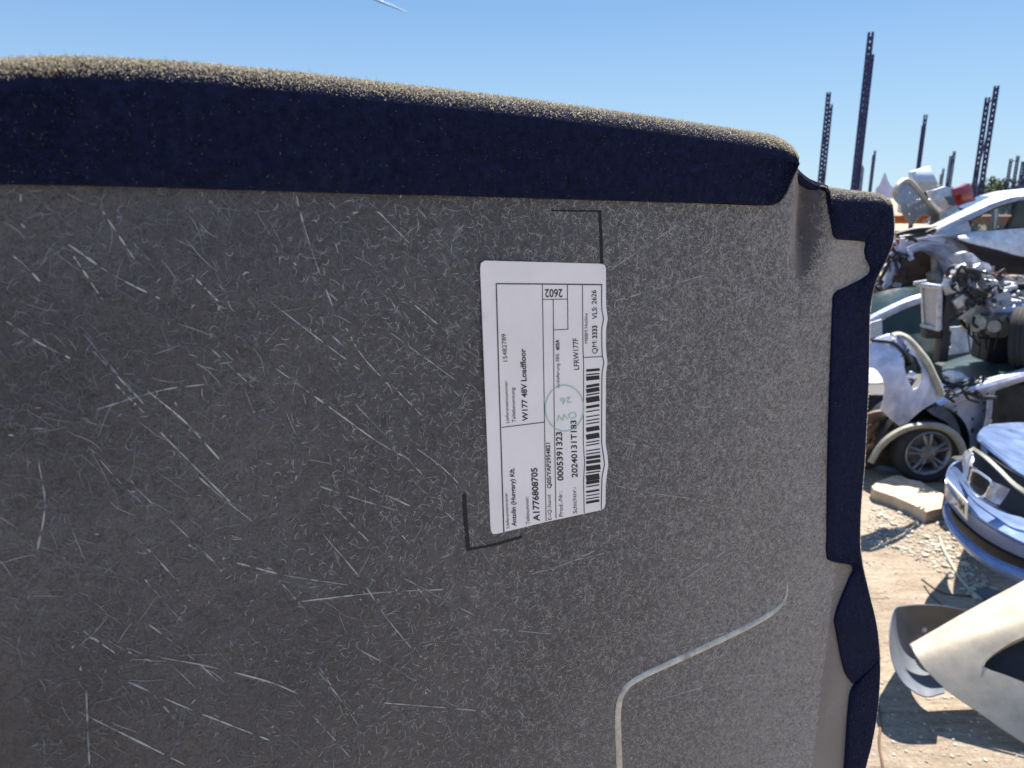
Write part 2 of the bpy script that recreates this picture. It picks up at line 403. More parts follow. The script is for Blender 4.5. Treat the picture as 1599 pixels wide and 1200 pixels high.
top_out = [(-160, 96), (-60, 92), (0, 89), (60, 86), (110, 85), (200, 88), (300, 94), (400, 103), (500, 113), (600, 125), (700, 136), (800, 148), (900, 161), (1000, 175), (1100, 190), (1180, 203), (1215, 209), (1232, 215), (1241, 223), (1246, 238)]
top_in = [(-160, 283), (-60, 286), (0, 288), (60, 289), (110, 290), (200, 292), (300, 295), (400, 298), (500, 301), (600, 304), (700, 306), (800, 309), (900, 312), (1000, 315), (1100, 318), (1180, 321), (1207, 319), (1221, 306), (1230, 285), (1241, 258)]
side_pairs = [((1286, 291), (1291, 298)), ((1300, 292), (1296, 345)), ((1330, 296), (1302, 371)), ((1365, 300), (1322, 375)), ((1388, 304), (1345, 377)),
    ((1399, 314), (1351, 380)), ((1401, 345), (1349, 393)), ((1397, 375), (1352, 405)), ((1385, 403), (1358, 417)), ((1372, 430), (1354, 430)),
    ((1365, 450), (1325, 446)), ((1361, 470), (1302, 458)), ((1359, 490), (1299, 482)), ((1358, 545), (1297.5, 540)), ((1357, 600), (1296, 600)), ((1354, 660), (1294, 660)), ((1351, 720), (1292, 722)),
    ((1346, 780), (1290.5, 785)), ((1344, 820), (1290, 825)), ((1344, 850), (1290, 866)), ((1346, 870), (1297, 876)), ((1348, 885), (1326, 881)), ((1351, 900), (1332, 891)),
    ((1357, 925), (1324, 908)), ((1366, 958), (1304, 960)), ((1371, 985), (1306, 990)), ((1374, 1010), (1317, 1045)), ((1375, 1026), (1329, 1066))]
low_pairs = [((1375, 1024), (1333, 1068)), ((1375.5, 1045), (1327, 1082)), ((1374, 1075), (1325, 1100)), ((1370, 1115), (1323, 1130)), ((1362, 1160), (1321, 1165)), ((1352, 1200), (1318, 1210)), ((1340, 1270), (1312, 1280)), ((1335, 1500), (1300, 1500)), ((1330, 2000), (1290, 2000))]

def bez_uv(pts, n):
    return [(p.x, p.y) for p in cr([Vector((*uv(*p), 0)) for p in pts], n)]
def flap(name, outs, ins, r, lift, n, parent, fuzz, face_fuzz, seedv, rfun=None, start_dark=None):
    """carpet wrapped over the panel edge: flat flap on the face, a round roll, and the back"""
    O = bez_uv(outs, n); I = bez_uv(ins, n)
    bm = bmesh.new(); rings = []; prof = []
    for k in range(n):
        o = Vector((*O[k], 0)); i = Vector((*I[k], 0)); d = o - i; L = d.length
        d = d / max(L, 1e-6); rr = min(r if not rfun else rfun(k / (n - 1)), L * .8)
        c = o - d * rr
        row = [(i, -.0005), (i, lift * .7), (i + d * .0012, lift)]
        for q in (.25, .5, .75): row.append(((i + d * .0012).lerp(c, q), lift))
        A = 14
        for a in range(A + 1):
            an = math.pi * a / A
            row.append((c + d * rr * math.sin(an), lift - rr + rr * math.cos(an)))
        row.append((i.lerp(c, -.3), lift - 2 * rr))
        rings.append([bm.verts.new(pw(p.x, p.y, h)) for p, h in row]); prof.append((c, d, rr, i))
    for A, B in zip(rings, rings[1:]):
        for k in range(len(A) - 1): bm.faces.new((A[k], A[k + 1], B[k + 1], B[k]))
    bm.faces.new(rings[0]); bm.faces.new(rings[-1][::-1])
    rnd = random.Random(seedv)
    bmesh.ops.recalc_face_normals(bm, faces=bm.faces[:])
    nb = len(bm.faces)
    def blade(p, dr, ln, wd, mi):
        s = dr.cross(Vector((rnd.uniform(-1, 1), rnd.uniform(-1, 1), rnd.uniform(-1, 1)))).normalized() * wd
        mid = p + dr * ln * .55; bend = Vector((rnd.uniform(-1, 1), rnd.uniform(-1, 1), rnd.uniform(-1, 1))) * ln * .45
        a, b = bm.verts.new(p - s), bm.verts.new(p + s); c, e = bm.verts.new(mid + s), bm.verts.new(mid - s); f = bm.verts.new(p + dr * ln + bend)
        f1 = bm.faces.new((a, b, c, e)); f2 = bm.faces.new((e, c, f)); f1.material_index = f2.material_index = mi
    def place(k, t, an):
        c0, d0, r0, i0 = prof[k]; c1, d1, r1, i1 = prof[k + 1]
        c = c0.lerp(c1, t); d = d0.lerp(d1, t); rr = r0 + (r1 - r0) * t
        p = c + d * rr * math.sin(an); h = lift - rr + rr * math.cos(an)
        nm = (PU * d.x + PV * d.y) * math.sin(an) + PN * math.cos(an)
        return pw(p.x, p.y, h), nm, (c, d, rr)
    for q in range(fuzz):  # pale blades kept to the sunlit part of the roll
        k = rnd.randrange(n - 1); an = R(rnd.triangular(16, 122, 70))
        P, nm, _ = place(k, rnd.random(), an)
        dr = (nm + Vector((rnd.gauss(0, .6), rnd.gauss(0, .6), rnd.gauss(0, .6)))).normalized()
        blade(P, dr, rnd.uniform(.0004, .0012), rnd.uniform(.00006, .00014), 1 if rnd.random() < .6 else 2)
    for q in range(fuzz // 160):
        k = rnd.randrange(n - 1); P, nm, _ = place(k, rnd.random(), R(rnd.uniform(40, 110)))
        blade(P, (nm + Vector((rnd.gauss(0, .5), rnd.gauss(0, .5), rnd.gauss(0, .5)))).normalized(), rnd.uniform(.0015, .0035), rnd.uniform(.00004, .00007), 2)
    for q in range(face_fuzz):
        k = rnd.randrange(n - 1); t = rnd.random(); s = rnd.random()
        c = prof[k][0].lerp(prof[k + 1][0], t); i = prof[k][3].lerp(prof[k + 1][3], t)
        p = i.lerp(c, s); P = pw(p.x, p.y, lift)
        dr = (PN * .5 + Vector((rnd.gauss(0, .6), rnd.gauss(0, .6), rnd.gauss(0, .6)))).normalized()
        blade(P, dr, rnd.uniform(.0006, .0015), rnd.uniform(.00007, .00014), 0 if rnd.random() < .93 else 2)
    return finish(name, bm, [m_carpet, m_nap, m_nap2], parent, angle=50, normals=False)
f_top = flap("carpet_flap", top_out, top_in, .017, .0028, 150, panel, 68000, 16000, 1, rfun=lambda t: (.0105 + .004 * t) * (1 if t < .93 else max(.45, 1 - (t - .93) * 7)))
f_top['label'] = 'long navy carpet flap along the top edge'
f_side = flap("carpet_flap", [p[0] for p in side_pairs], [p[1] for p in side_pairs], .010, .0026, 220, panel, 36000, 9000, 2, rfun=lambda t: .012 if t < .2 else max(.006, .012 - (t - .2) * .06))
f_side['label'] = 'navy carpet flap round the corner and down the side edge'
f_low = flap("carpet_flap", [p[0] for p in low_pairs], [p[1] for p in low_pairs], .008, .0034, 90, panel, 5000, 5000, 3)
f_low['label'] = 'lower navy carpet flap on the side edge'

# board outline: under the flaps, bare at the notch by the corner
def mid(o, i, t=.55): return (i[0] + (o[0] - i[0]) * t, i[1] + (o[1] - i[1]) * t)
bo = [uv(*mid(o, i)) for o, i in zip(top_out[:-3], top_in[:-3])]
notch_px = [(1241, 244), (1247, 262), (1257, 276), (1270, 287), (1284, 294), (1296, 300)]
bo += [uv(*p) for p in notch_px]
bo += [uv(*mid(o, i)) for o, i in side_pairs[2:]] + [uv(*mid(o, i)) for o, i in low_pairs[1:]]
bo += [uv(-160, 2600)]
lowv = -.62
bo = [(u, max(v, lowv)) for u, v in bo]
du, dv = uv(1263, 345)
def board_n(u, v):
    """dent under the notch"""
    d2 = ((u - du) / .012) ** 2 + ((v - dv) / .034) ** 2
    n = -.008 * math.exp(-d2)
    # lip rolls back at the notch edge
    nu, nv = uv(1268, 285)
    d3 = ((u - nu) / .022) ** 2 + ((v - nv) / .013) ** 2
    return n - .0025 * math.exp(-d3) + .0006 * math.sin(u * 31) * math.sin(v * 27)
pts, tris = cdt(bo, (), .0042, .25)
bm = bmesh.new(); vs = {}
for tr in tris:
    for i in tr:
        if i not in vs: vs[i] = bm.verts.new(pw(*pts[i], board_n(*pts[i])))
    bm.faces.new([vs[i] for i in tr])
solidify(bm, .006, -PN)
# loose pale fibres pressed into the face
rnd = random.Random(77)
def ribbon(pl, wd, mi, taper=True):
    n = len(pl); A = []
    for i, (u, v) in enumerate(pl):
        a = pl[max(i - 1, 0)]; b = pl[min(i + 1, n - 1)]
        dx, dy = b[0] - a[0], b[1] - a[1]; L = math.hypot(dx, dy) or 1
        k = wd * (math.sin(math.pi * (i + .35) / (n - .3)) ** .6 if taper else 1)
        h = board_n(u, v) + .00025
        A.append((bm.verts.new(pw(u - dy / L * k, v + dx / L * k, h)), bm.verts.new(pw(u + dy / L * k, v - dx / L * k, h))))
    for p, q in zip(A, A[1:]):
        f = bm.faces.new((p[0], p[1], q[1], q[0])); f.material_index = mi
def strand(u, v, ang, ln, wd, curl, mi, n=7):
    pl = [(u, v)]; st = ln / n; a = ang; c = rnd.gauss(0, curl)
    for i in range(n):
        a += c / n + rnd.gauss(0, .1); pl.append((pl[-1][0] + math.cos(a) * st, pl[-1][1] + math.sin(a) * st))
    if not all(inside(bo, *p) for p in (pl[0], pl[-1])): return
    ribbon(pl, wd, mi)
us = [p[0] for p in bo]
u0, u1 = uv(-60, 600)[0], uv(1340, 600)[0]
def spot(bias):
    """a place on the board; bias > 0 crowds to the right to paint the light gradient"""
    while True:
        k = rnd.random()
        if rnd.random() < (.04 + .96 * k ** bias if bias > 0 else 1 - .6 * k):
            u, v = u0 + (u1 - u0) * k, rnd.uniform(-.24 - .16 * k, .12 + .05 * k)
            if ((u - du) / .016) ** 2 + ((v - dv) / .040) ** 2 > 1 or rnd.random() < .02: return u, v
for q in range(165000):                                  # short curly ones, matted and paler to the right to paint the light's gradient
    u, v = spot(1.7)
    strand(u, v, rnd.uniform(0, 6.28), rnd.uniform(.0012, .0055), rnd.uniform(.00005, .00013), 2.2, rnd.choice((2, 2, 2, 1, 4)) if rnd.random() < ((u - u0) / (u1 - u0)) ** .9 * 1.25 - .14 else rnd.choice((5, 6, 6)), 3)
for q in range(26000):                                   # the dark mat under them
    u, v = spot(0)
    strand(u, v, rnd.uniform(0, 6.28), rnd.uniform(.0015, .007), rnd.uniform(.00005, .00016), 2.2, rnd.choice((6, 6, 6, 5, 4)), 4)
for q in range(2400):                                    # straight longer ones, broken and faint
    u, v = spot(0)
    ang = rnd.gauss(-.75, .3) if rnd.random() < .6 else rnd.uniform(0, 3.14)
    strand(u, v, ang, rnd.uniform(.004, .016), rnd.uniform(.00005, .00015), .25, rnd.choice((5, 5, 6, 6, 1)), 5)
for q in range(500):                                     # small pale flecks
    u, v = spot(0)
    strand(u, v, rnd.uniform(0, 6.28), rnd.uniform(.001, .003), rnd.uniform(.00015, .0004), 1, rnd.choice((1, 5, 5)), 3)
LONG = [[(462, 305), (478, 365), (500, 430), (530, 505)], [(540, 512), (565, 555), (610, 605)], [(610, 600), (660, 650)], [(180, 600), (225, 645)], [(250, 675), (310, 735), (370, 795)], [(115, 400), (160, 468)],
        [(230, 610), (290, 660), (345, 720)], [(520, 640), (590, 690), (640, 718)], [(430, 575), (520, 640)], [(505, 835), (560, 900), (600, 960), (642, 1012)], [(250, 1027), (330, 1042), (420, 1065), (470, 1085)],
        [(200, 1065), (290, 1105), (380, 1140), (420, 1155)], [(120, 1110), (200, 1150), (290, 1195)], [(600, 1098), (680, 1105), (760, 1112)], [(10, 502), (60, 535), (110, 560)], [(330, 545), (395, 605)], [(610, 520), (720, 600)],
        [(500, 760), (560, 780), (630, 800)], [(965, 760), (1030, 772), (1075, 778)], [(1085, 635), (1150, 637), (1210, 640)], [(370, 880), (450, 900), (550, 915)], [(930, 860), (880, 882), (800, 905)], [(1150, 850), (1085, 895), (1040, 920)],
        [(650, 700), (690, 730), (735, 775)], [(340, 470), (300, 430)], [(520, 790), (575, 845)], [(310, 745), (350, 780), (395, 815)], [(955, 420), (1030, 370), (1060, 350)], [(60, 720), (70, 790), (58, 860)], [(700, 520), (640, 470)],
        [(540, 745), (640, 790)], [(600, 805), (640, 850)], [(470, 940), (600, 925), (700, 920)], [(130, 985), (180, 1020)], [(660, 1010), (760, 985), (860, 990)], [(1010, 1100), (1110, 1070), (1200, 1050)], [(880, 640 + 240), (960, 860)], [(960, 470), (1100, 430)], [(1000, 560), (1060, 520)],
        [(590, 330), (640, 380)], [(150, 640), (250, 610), (320, 600)], [(210, 405), (160, 330)], [(960, 690), (1060, 705)], [(1120, 490), (1190, 450)], [(1050, 1010), (1150, 985)]]
for q in range(34):
    x, y = rnd.uniform(-20, 720), rnd.uniform(300, 1180); a_ = rnd.gauss(.75, .28); L_ = rnd.uniform(60, 190)
    LONG.append([(x, y), (x + math.cos(a_) * L_ * .5, y + math.sin(a_) * L_ * .5 + rnd.gauss(0, 4)), (x + math.cos(a_ + rnd.gauss(0, .05)) * L_, y + math.sin(a_) * L_)])
for k, ln in enumerate(LONG):
    a = cr([Vector((*uv(*p), 0)) for p in ln], 60); i = 0
    while i < 57:
        n = rnd.randint(5, 16); seg = a[i:i + n]
        if len(seg) > 3:
            ribbon([(p.x, p.y) for p in seg], rnd.uniform(.00017, .0004), rnd.choice((1, 1, 3, 3, 5) if k < 48 else (5, 5, 6, 1)))
            if rnd.random() < .5:
                o = rnd.gauss(0, .0006); ribbon([(p.x + o, p.y + o) for p in seg], rnd.uniform(.00006, .00016), 5)
        i += n - rnd.choice((1, 1, 2, -2, -4))
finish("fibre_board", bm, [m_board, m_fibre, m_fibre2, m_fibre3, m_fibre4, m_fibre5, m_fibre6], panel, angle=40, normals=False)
# carpet rim round the notch
bm = bmesh.new()
tube(bm, [pp(x, y, -.006) for x, y in [(1240, 238), (1244, 255), (1254, 271), (1268, 283), (1282, 290), (1300, 296)]], .0035, 8, 24)
finish("carpet_rim", bm, m_carpet, panel)
# moulded rib at the lower right
rib = [(1229, 905), (1228, 930), (1215, 950), (1180, 973), (1120, 1003), (1050, 1035), (1000, 1058), (975, 1078), (966, 1110), (967, 1160), (969, 1215), (972, 1400)]
bm = bmesh.new(); rp = cr([Vector((*uv(*p), 0)) for p in rib], 60); rr = []
for i, p in enumerate(rp):
    d = (rp[min(i + 1, 59)] - rp[max(i - 1, 0)]).normalized(); s = Vector((-d.y, d.x, 0))
    wd = .0026 * min(1, i / 14) + .0002; hh = .0016 * min(1, i / 12) + .0001
    rr.append([bm.verts.new(pw(*(p + s * wd * c).xy, board_n(*p.xy) + hh * h)) for c, h in ((-1, -.1), (-.8, .35), (-.45, .8), (0, 1), (.45, .8), (.8, .35), (1, -.1))])
for A, B in zip(rr, rr[1:]):
    for k in range(6): bm.faces.new((A[k], A[k + 1], B[k + 1], B[k]))
finish("moulded_rib", bm, m_rib, panel)
# black embossed corner marks round the sticker
def strips(name, lines, m, parent, n0, h, label=None):
    bm = bmesh.new()
    for pl, wd in lines:
        for (x0, y0), (x1, y1) in zip(pl, pl[1:]):
            L = math.hypot(x1 - x0, y1 - y0); nx, ny = -(y1 - y0) / L * wd / 2, (x1 - x0) / L * wd / 2
            q = [(x0 + nx, y0 + ny), (x1 + nx, y1 + ny), (x1 - nx, y1 - ny), (x0 - nx, y0 - ny)]
            nb = [n0 + board_n(*uv(*p)) if parent is panel else n0 for p in q]
            a = [bm.verts.new(pp(*p, b + h)) for p, b in zip(q, nb)]; b = [bm.verts.new(pp(*p, c)) for p, c in zip(q, nb)]
            bm.faces.new(a)
            for k in range(4): bm.faces.new((a[k], b[k], b[(k + 1) % 4], a[(k + 1) % 4]))
    o = finish(name, bm, m, parent, smooth=False)
    if label: o['label'] = label
    return o
strips("corner_mark", [([(861, 329), (938, 330)], 2.6), ([(936, 330), (937.5, 370), (938.5, 412)], 4.5)], m_mark, panel, .0001, .0004)
strips("corner_mark", [([(724, 771), (726, 810), (731, 860)], 6), ([(728, 858), (770, 851), (815, 838)], 3.5)], m_mark, panel, .0001, .0004)

# the sticker
lab_px = [(756, 407), (850, 409.5), (938, 412), (943, 414), (945, 419), (945, 480), (946.5, 497), (945, 512), (945, 550), (946, 565), (945, 580), (944.5, 690), (947, 712), (947.5, 725), (946, 745), (944.5, 760), (944.5, 785), (943, 792), (938, 796), (850, 815), (775, 833), (769, 833.5), (766, 829), (765, 820), (757, 620), (749, 420), (750, 411)]
LN = .0010
def lab_n(x, y):
    b = 0
    for yy in (497, 565, 722):
        b += .0007 * math.exp(-((y - yy) / 15) ** 2) * max(0, min(1, (x - 915) / 28))
    return LN + b
pts, tris = cdt(lab_px, (), 9)
bm = bmesh.new(); vs = {}
for tr in tris:
    for i in tr:
        if i not in vs: vs[i] = bm.verts.new(pp(*pts[i], lab_n(*pts[i])))
    bm.faces.new([vs[i] for i in tr])
solidify(bm, .0004, -PN)
sticker = finish("sticker", bm, m_label, panel)
sticker['label'] = 'white paper parts sticker with black print'
INK = .00018
def line(bm, pl, wd):
    for (x0, y0), (x1, y1) in zip(pl, pl[1:]):
        L = math.hypot(x1 - x0, y1 - y0); k = max(1, int(L / 8)); nx, ny = -(y1 - y0) / L * wd / 2, (x1 - x0) / L * wd / 2
        prev = None
        for i in range(k + 1):
            x, y = x0 + (x1 - x0) * i / k, y0 + (y1 - y0) * i / k
            c = [bm.verts.new(pp(x + nx, y + ny, lab_n(x, y) + INK)), bm.verts.new(pp(x - nx, y - ny, lab_n(x, y) + INK))]
            if prev: bm.faces.new((prev[0], prev[1], c[1], c[0]))
            prev = c
def text(bm, s, a, b, h, bold=0.0, face_up=None):
    """letters run from pixel a to pixel b along the baseline, cap height h pixels to the left of that direction"""
    cu = bpy.data.curves.new("lettering", 'FONT'); cu.body = s; cu.size = 1; cu.offset = bold; cu.resolution_u = 3
    ob = bpy.data.objects.new("lettering", cu); COL.objects.link(ob)
    dg = bpy.context.evaluated_depsgraph_get(); me = bpy.data.meshes.new_from_object(ob.evaluated_get(dg))
    bpy.data.objects.remove(ob); bpy.data.curves.remove(cu)
    xs = [v.co.x for v in me.vertices]
    if not xs: return
    x0, x1 = min(xs), max(xs); d = Vector((b[0] - a[0], b[1] - a[1])); n = Vector((d.y, -d.x)).normalized()
    vv = []
    for v in me.vertices:
        q = Vector(a) + d * ((v.co.x - x0) / (x1 - x0)) + n * (v.co.y / .72 * h)
        vv.append(bm.verts.new(pp(q.x, q.y, lab_n(q.x, q.y) + INK)))
    for p in me.polygons:
        try: bm.faces.new([vv[i] for i in p.vertices])
        except ValueError: pass
    bpy.data.meshes.remove(me)
bm = bmesh.new()
line(bm, [(773, 443), (850, 443.5), (939, 444.5)], 1.8)
line(bm, [(773.5, 443), (778, 600), (785.5, 830)], 1.7)
line(bm, [(938, 444), (938, 485), (940, 497), (938, 512), (938.5, 555), (940.5, 566), (938.5, 580), (938, 690), (940.5, 712), (941.5, 725), (938.5, 745), (937.5, 795)], 1.4)
line(bm, [(845.5, 444), (848, 600), (851.5, 813)], 1.1)
line(bm, [(862.5, 468), (864, 640), (867, 809)], 1.1)
line(bm, [(884.5, 444), (885.5, 514)], 1.1)
line(bm, [(908, 444.5), (909, 545), (910, 570), (909.5, 690), (911.5, 722), (910, 750), (911, 801)], 1.1)
line(bm, [(845.5, 467.5), (884.7, 467)], 1.1)
line(bm, [(863, 515), (886, 514)], 1.1)
line(bm, [(782, 667), (848, 659)], 1.2)
line(bm, [(909, 558), (938, 556.5)], 1.1)
finish("printed_frame", bm, m_ink, sticker, smooth=False, normals=False)
bm = bmesh.new()
T = lambda *a, **k: text(bm, *a, **k)
T("Lieferantenname:", (794, 824), (791, 769), 5)
T("Antolin (Hungary) Kft.", (805, 821), (801.5, 730), 7.2, bold=.02)
T("Teilenummer:", (826, 818), (824, 775), 6)
T("A1776808705", (841.5, 813), (837.5, 730), 10, bold=.022)
T("Lieferantennummer:", (793.5, 660), (791, 594), 5.4)
T("15482789", (791, 564), (788.5, 521), 7.2)
T("Teilebenennung:", (804, 659), (802, 604), 6)
T("W177 48V Loadfloor", (823, 657), (819, 544), 8.8, bold=.02)
T("E-/Q-Stand:", (860, 811), (858.5, 771), 5.6)
T("Q05/YAP2954821", (859.5, 762), (857.5, 691), 6.6, bold=.02)
T("Prod.-Nr.:", (878, 806), (876.5, 766), 6.6)
T("0005391323", (878.5, 750), (876, 674), 9.6, bold=.02)
T("Anlieferung SBS:", (872.5, 606), (871.5, 551), 5.4)
T("403A", (872.5, 547), (871.5, 530), 5.8, bold=.03)
T("Schichtnr.:", (900, 801), (898, 760), 6.8)
T("20240131T183", (900.5, 745), (898.5, 656), 9.2, bold=.018)
T("LFRW177F", (903, 577), (901, 528), 8.4, bold=.008)
T("MBBM Hotline", (916.5, 536), (916, 489), 5.2)
T("QM:", (931, 552), (930.5, 531), 8)
T("3333", (931, 528), (930.5, 508), 7.6, bold=.03)
T("VLS: 2626", (930.5, 498), (929.5, 453), 7.8, bold=.01)
T("2602", (877, 451.5), (849.5, 451.5), 13.2, bold=.012)
finish("printed_text", bm, m_ink, sticker, smooth=False, normals=False)
bm = bmesh.new()
bars = [(577.5, 4), (584, 2), (590, 6.5), (602.5, 4), (609.5, 6.5), (616, 2), (624, 8.5), (635, 4), (642, 1.7), (650, 1.7), (656, 1.7), (661, 1.7), (670, 7), (681.5, 8), (690, 1.7), (694.5, 1.7), (703, 1.7), (708, 1.7), (714, 4.5), (721, 5), (730.5, 7.5), (737.5, 1.8), (745.5, 9), (753, 5), (759, 1.8), (767, 3.2), (773.5, 1.5), (777.5, 1.5), (781, 1.5), (785, 1.5), (776, 3.6)]
bars = bars[:26] + [(773, 1.6), (778, 1.6), (783.5, 4)]
for y, wd in bars:
    sk = -2.5 if y > 590 else -1
    line(bm, [(914, y + 1), (934.5 + (1 if 700 < y < 745 else 0), y + sk)], wd)
finish("barcode", bm, m_ink, sticker, smooth=False, normals=False)
bm = bmesh.new(); INK = .0003
c = [(880 + 30 * math.cos(a), 637 + 36 * math.sin(a)) for a in [2 * math.pi * k / 40 for k in range(41)]]
line(bm, c, 1.5)
text(bm, "26", (890, 619), (873, 622), 10, bold=-.004)
text(bm, "OW", (898, 642), (866, 648), 11, bold=-.006)
finish("ink_stamp", bm, m_stamp, sticker, smooth=False, normals=False)
INK = .00018

# ------------------------------------------------------------------ rack uprights against the sky
def post_mesh(bm, base, top, wd, ax, dp=None):
    """perforated C-section post standing on the ground"""
    base, top = Vector(base), Vector(top); H = top.z - base.z; dp = dp or wd * .8
    ax = Vector(ax).normalized(); ay = Vector((-ax.y, ax.x, 0))
    rot = Matrix((ax, ay, Vector((0, 0, 1)))).transposed()
    t = wd * .08
    for s in (-1, 1):
        box(bm, base + ax * s * wd * .33 + Vector((0, 0, H / 2)), (wd * .34 + .012, t, H), rot)
        box(bm, base + ax * s * (wd / 2 - t / 2) + ay * (dp / 2 + t / 2) + Vector((0, 0, H / 2)), (t, dp, H), rot)
    n = int(H / .1)
    for k in range(n):
        z0 = .045 + k * .1
        box(bm, base + Vector((0, 0, z0)), (wd * .30, t, .062), rot)
    box(bm, base + Vector((0, 0, .006)) + ay * dp / 2, (wd * 1.7, wd * 1.7, .012), rot)
def upright(x, ytop, Y, wd, x2, ytop2, Y2, label, name="rack_upright", ybase=290, wd2=None, brace=True):
    """two posts and the lattice between them; x is the pixel at the horizon"""
    def gp(x, yt, Y):
        t = at_Y(x, yt, Y); return Vector((t.x, t.y, 0)), t
    b1, t1 = gp(x, ytop, Y); b2, t2 = gp(x2, ytop2, Y2)
    root = empty(name, b1, label, "rack upright", "blue rack uprights against the sky")
    vd = Vector((b1.x, b1.y, 0)).normalized(); ax = Vector((vd.y, -vd.x, 0))
    for b, t, q in ((b1, t1, wd), (b2, t2, wd2 or wd)):
        bm = bmesh.new(); post_mesh(bm, b, t, q, ax); finish("post", bm, m_post, root, smooth=False)
    bm = bmesh.new(); H = min(t1.z, t2.z); z = .3; k = 0
    while z + .9 < H:
        a, b = (b1, b2) if k % 2 == 0 else (b2, b1)
        cyl(bm, a + Vector((0, 0, z)), b + Vector((0, 0, z + .9)), .016, seg=6); z += .9; k += 1
    finish("lattice_brace", bm, m_post, root)
    bm = bmesh.new(); cyl(bm, b1 + Vector((0, 0, H - .1)), b2 + Vector((0, 0, H - .1)), .016, seg=6); finish("top_brace", bm, m_post, root)
    return root
upright(1295, 144, 17.5, .09, 1298, 163, 18.3, "slim perforated blue rack upright rising over the notched panel corner")
upright(1361, 50, 13.4, .09, 1361.5, 85, 14.4, "tallest blue rack upright, standing beside the panel corner", wd2=.095)
upright(1347.5, 258, 60, .13, 1349, 262, 61, "shortest distant rack upright beside the tallest one, seen low over the carpet corner")
upright(1367.5, 235, 44, .12, 1365, 242, 45, "thin far rack upright just right of the tallest upright")
upright(1446.5, 179, 21, .085, 1443, 196, 22, "blue rack upright rising behind the tilted white panel")
upright(1474.5, 263, 50, .13, 1471, 272, 51, "short faint rack upright between the white panel and the lattice frame")
upright(1491.5, 236, 30, .10, 1486, 243, 31, "small open lattice rack frame above the red tail lamp")
upright(1557.5, 134, 14.2, .08, 1543.5, 152, 14.8, "tall open rack frame of two dark posts with zigzag bracing above the silver roof")
upright(1591, 243, 27, .10, 1580, 248, 28, "ladder shaped rack frame over the far bushes at the picture edge")
upright(1599, 252, 26, .10, 1604, 250, 27, "rack post cut off by the right picture edge")

# contrail
bm = bmesh.new()
a, b = CAM + ray(560, -12) * 9000, CAM + ray(635, 19) * 9000
tube(bm, [a, a.lerp(b, .5), b], 11, 8, 16, rfun=lambda t: 14 * (1 - t) ** .5 + 4)
tag(finish("contrail", bm, m_contrail), "short white contrail streak high in the blue sky", "contrail")

# far bushes
def bush(x, Y, h, wdt, label, seed):
    base = at_Y(x, 288, Y); base.z = 0; rn = random.Random(seed)
    root = empty("bush", base, label, "bush", "bushes on the horizon")
    bm = bmesh.new()
    for k in range(5): tube(bm, [base, base + Vector((rn.gauss(0, wdt * .12), rn.gauss(0, .3), h * .4)), base + Vector((rn.gauss(0, wdt * .3), rn.gauss(0, .5), h * .8))], .06, 6, 6, rfun=lambda t: .09 * (1 - t) + .02)
    finish("stem", bm, m_bark, root)
    bm = bmesh.new(); cl = [(Vector((rn.gauss(0, wdt * .33), rn.gauss(0, wdt * .3), rn.uniform(.15, .9) * h)), rn.uniform(.3, .75)) for _ in range(26)]
    for q in range(3200):
        c, r = rn.choice(cl); d = Vector((rn.gauss(0, 1), rn.gauss(0, 1), rn.gauss(0, 1))).normalized() * r * rn.uniform(.5, 1.1)
        p = base + c + d; s = rn.uniform(.06, .13)
        n = Vector((rn.gauss(0, 1), rn.gauss(0, 1), rn.gauss(0, 1))).normalized(); u = n.orthogonal().normalized() * s; v = n.cross(u) * .6
        bm.faces.new([bm.verts.new(p + u), bm.verts.new(p + v), bm.verts.new(p - u), bm.verts.new(p - v)])
    finish("foliage", bm, m_leaf, root, smooth=False, normals=False)
bush(1556, 52, 3.8, 3.2, "grey green bush behind the open two-post rack frame", 3)
bush(1585, 48, 3.6, 2.8, "darker bush beneath the ladder shaped rack frame", 4)
bush(1625, 50, 3.8, 3.4, "bush at the right edge behind the silver roof", 5)
bush(1512, 60, 3.3, 3.0, "low pale bush behind the red tail lamp", 6)

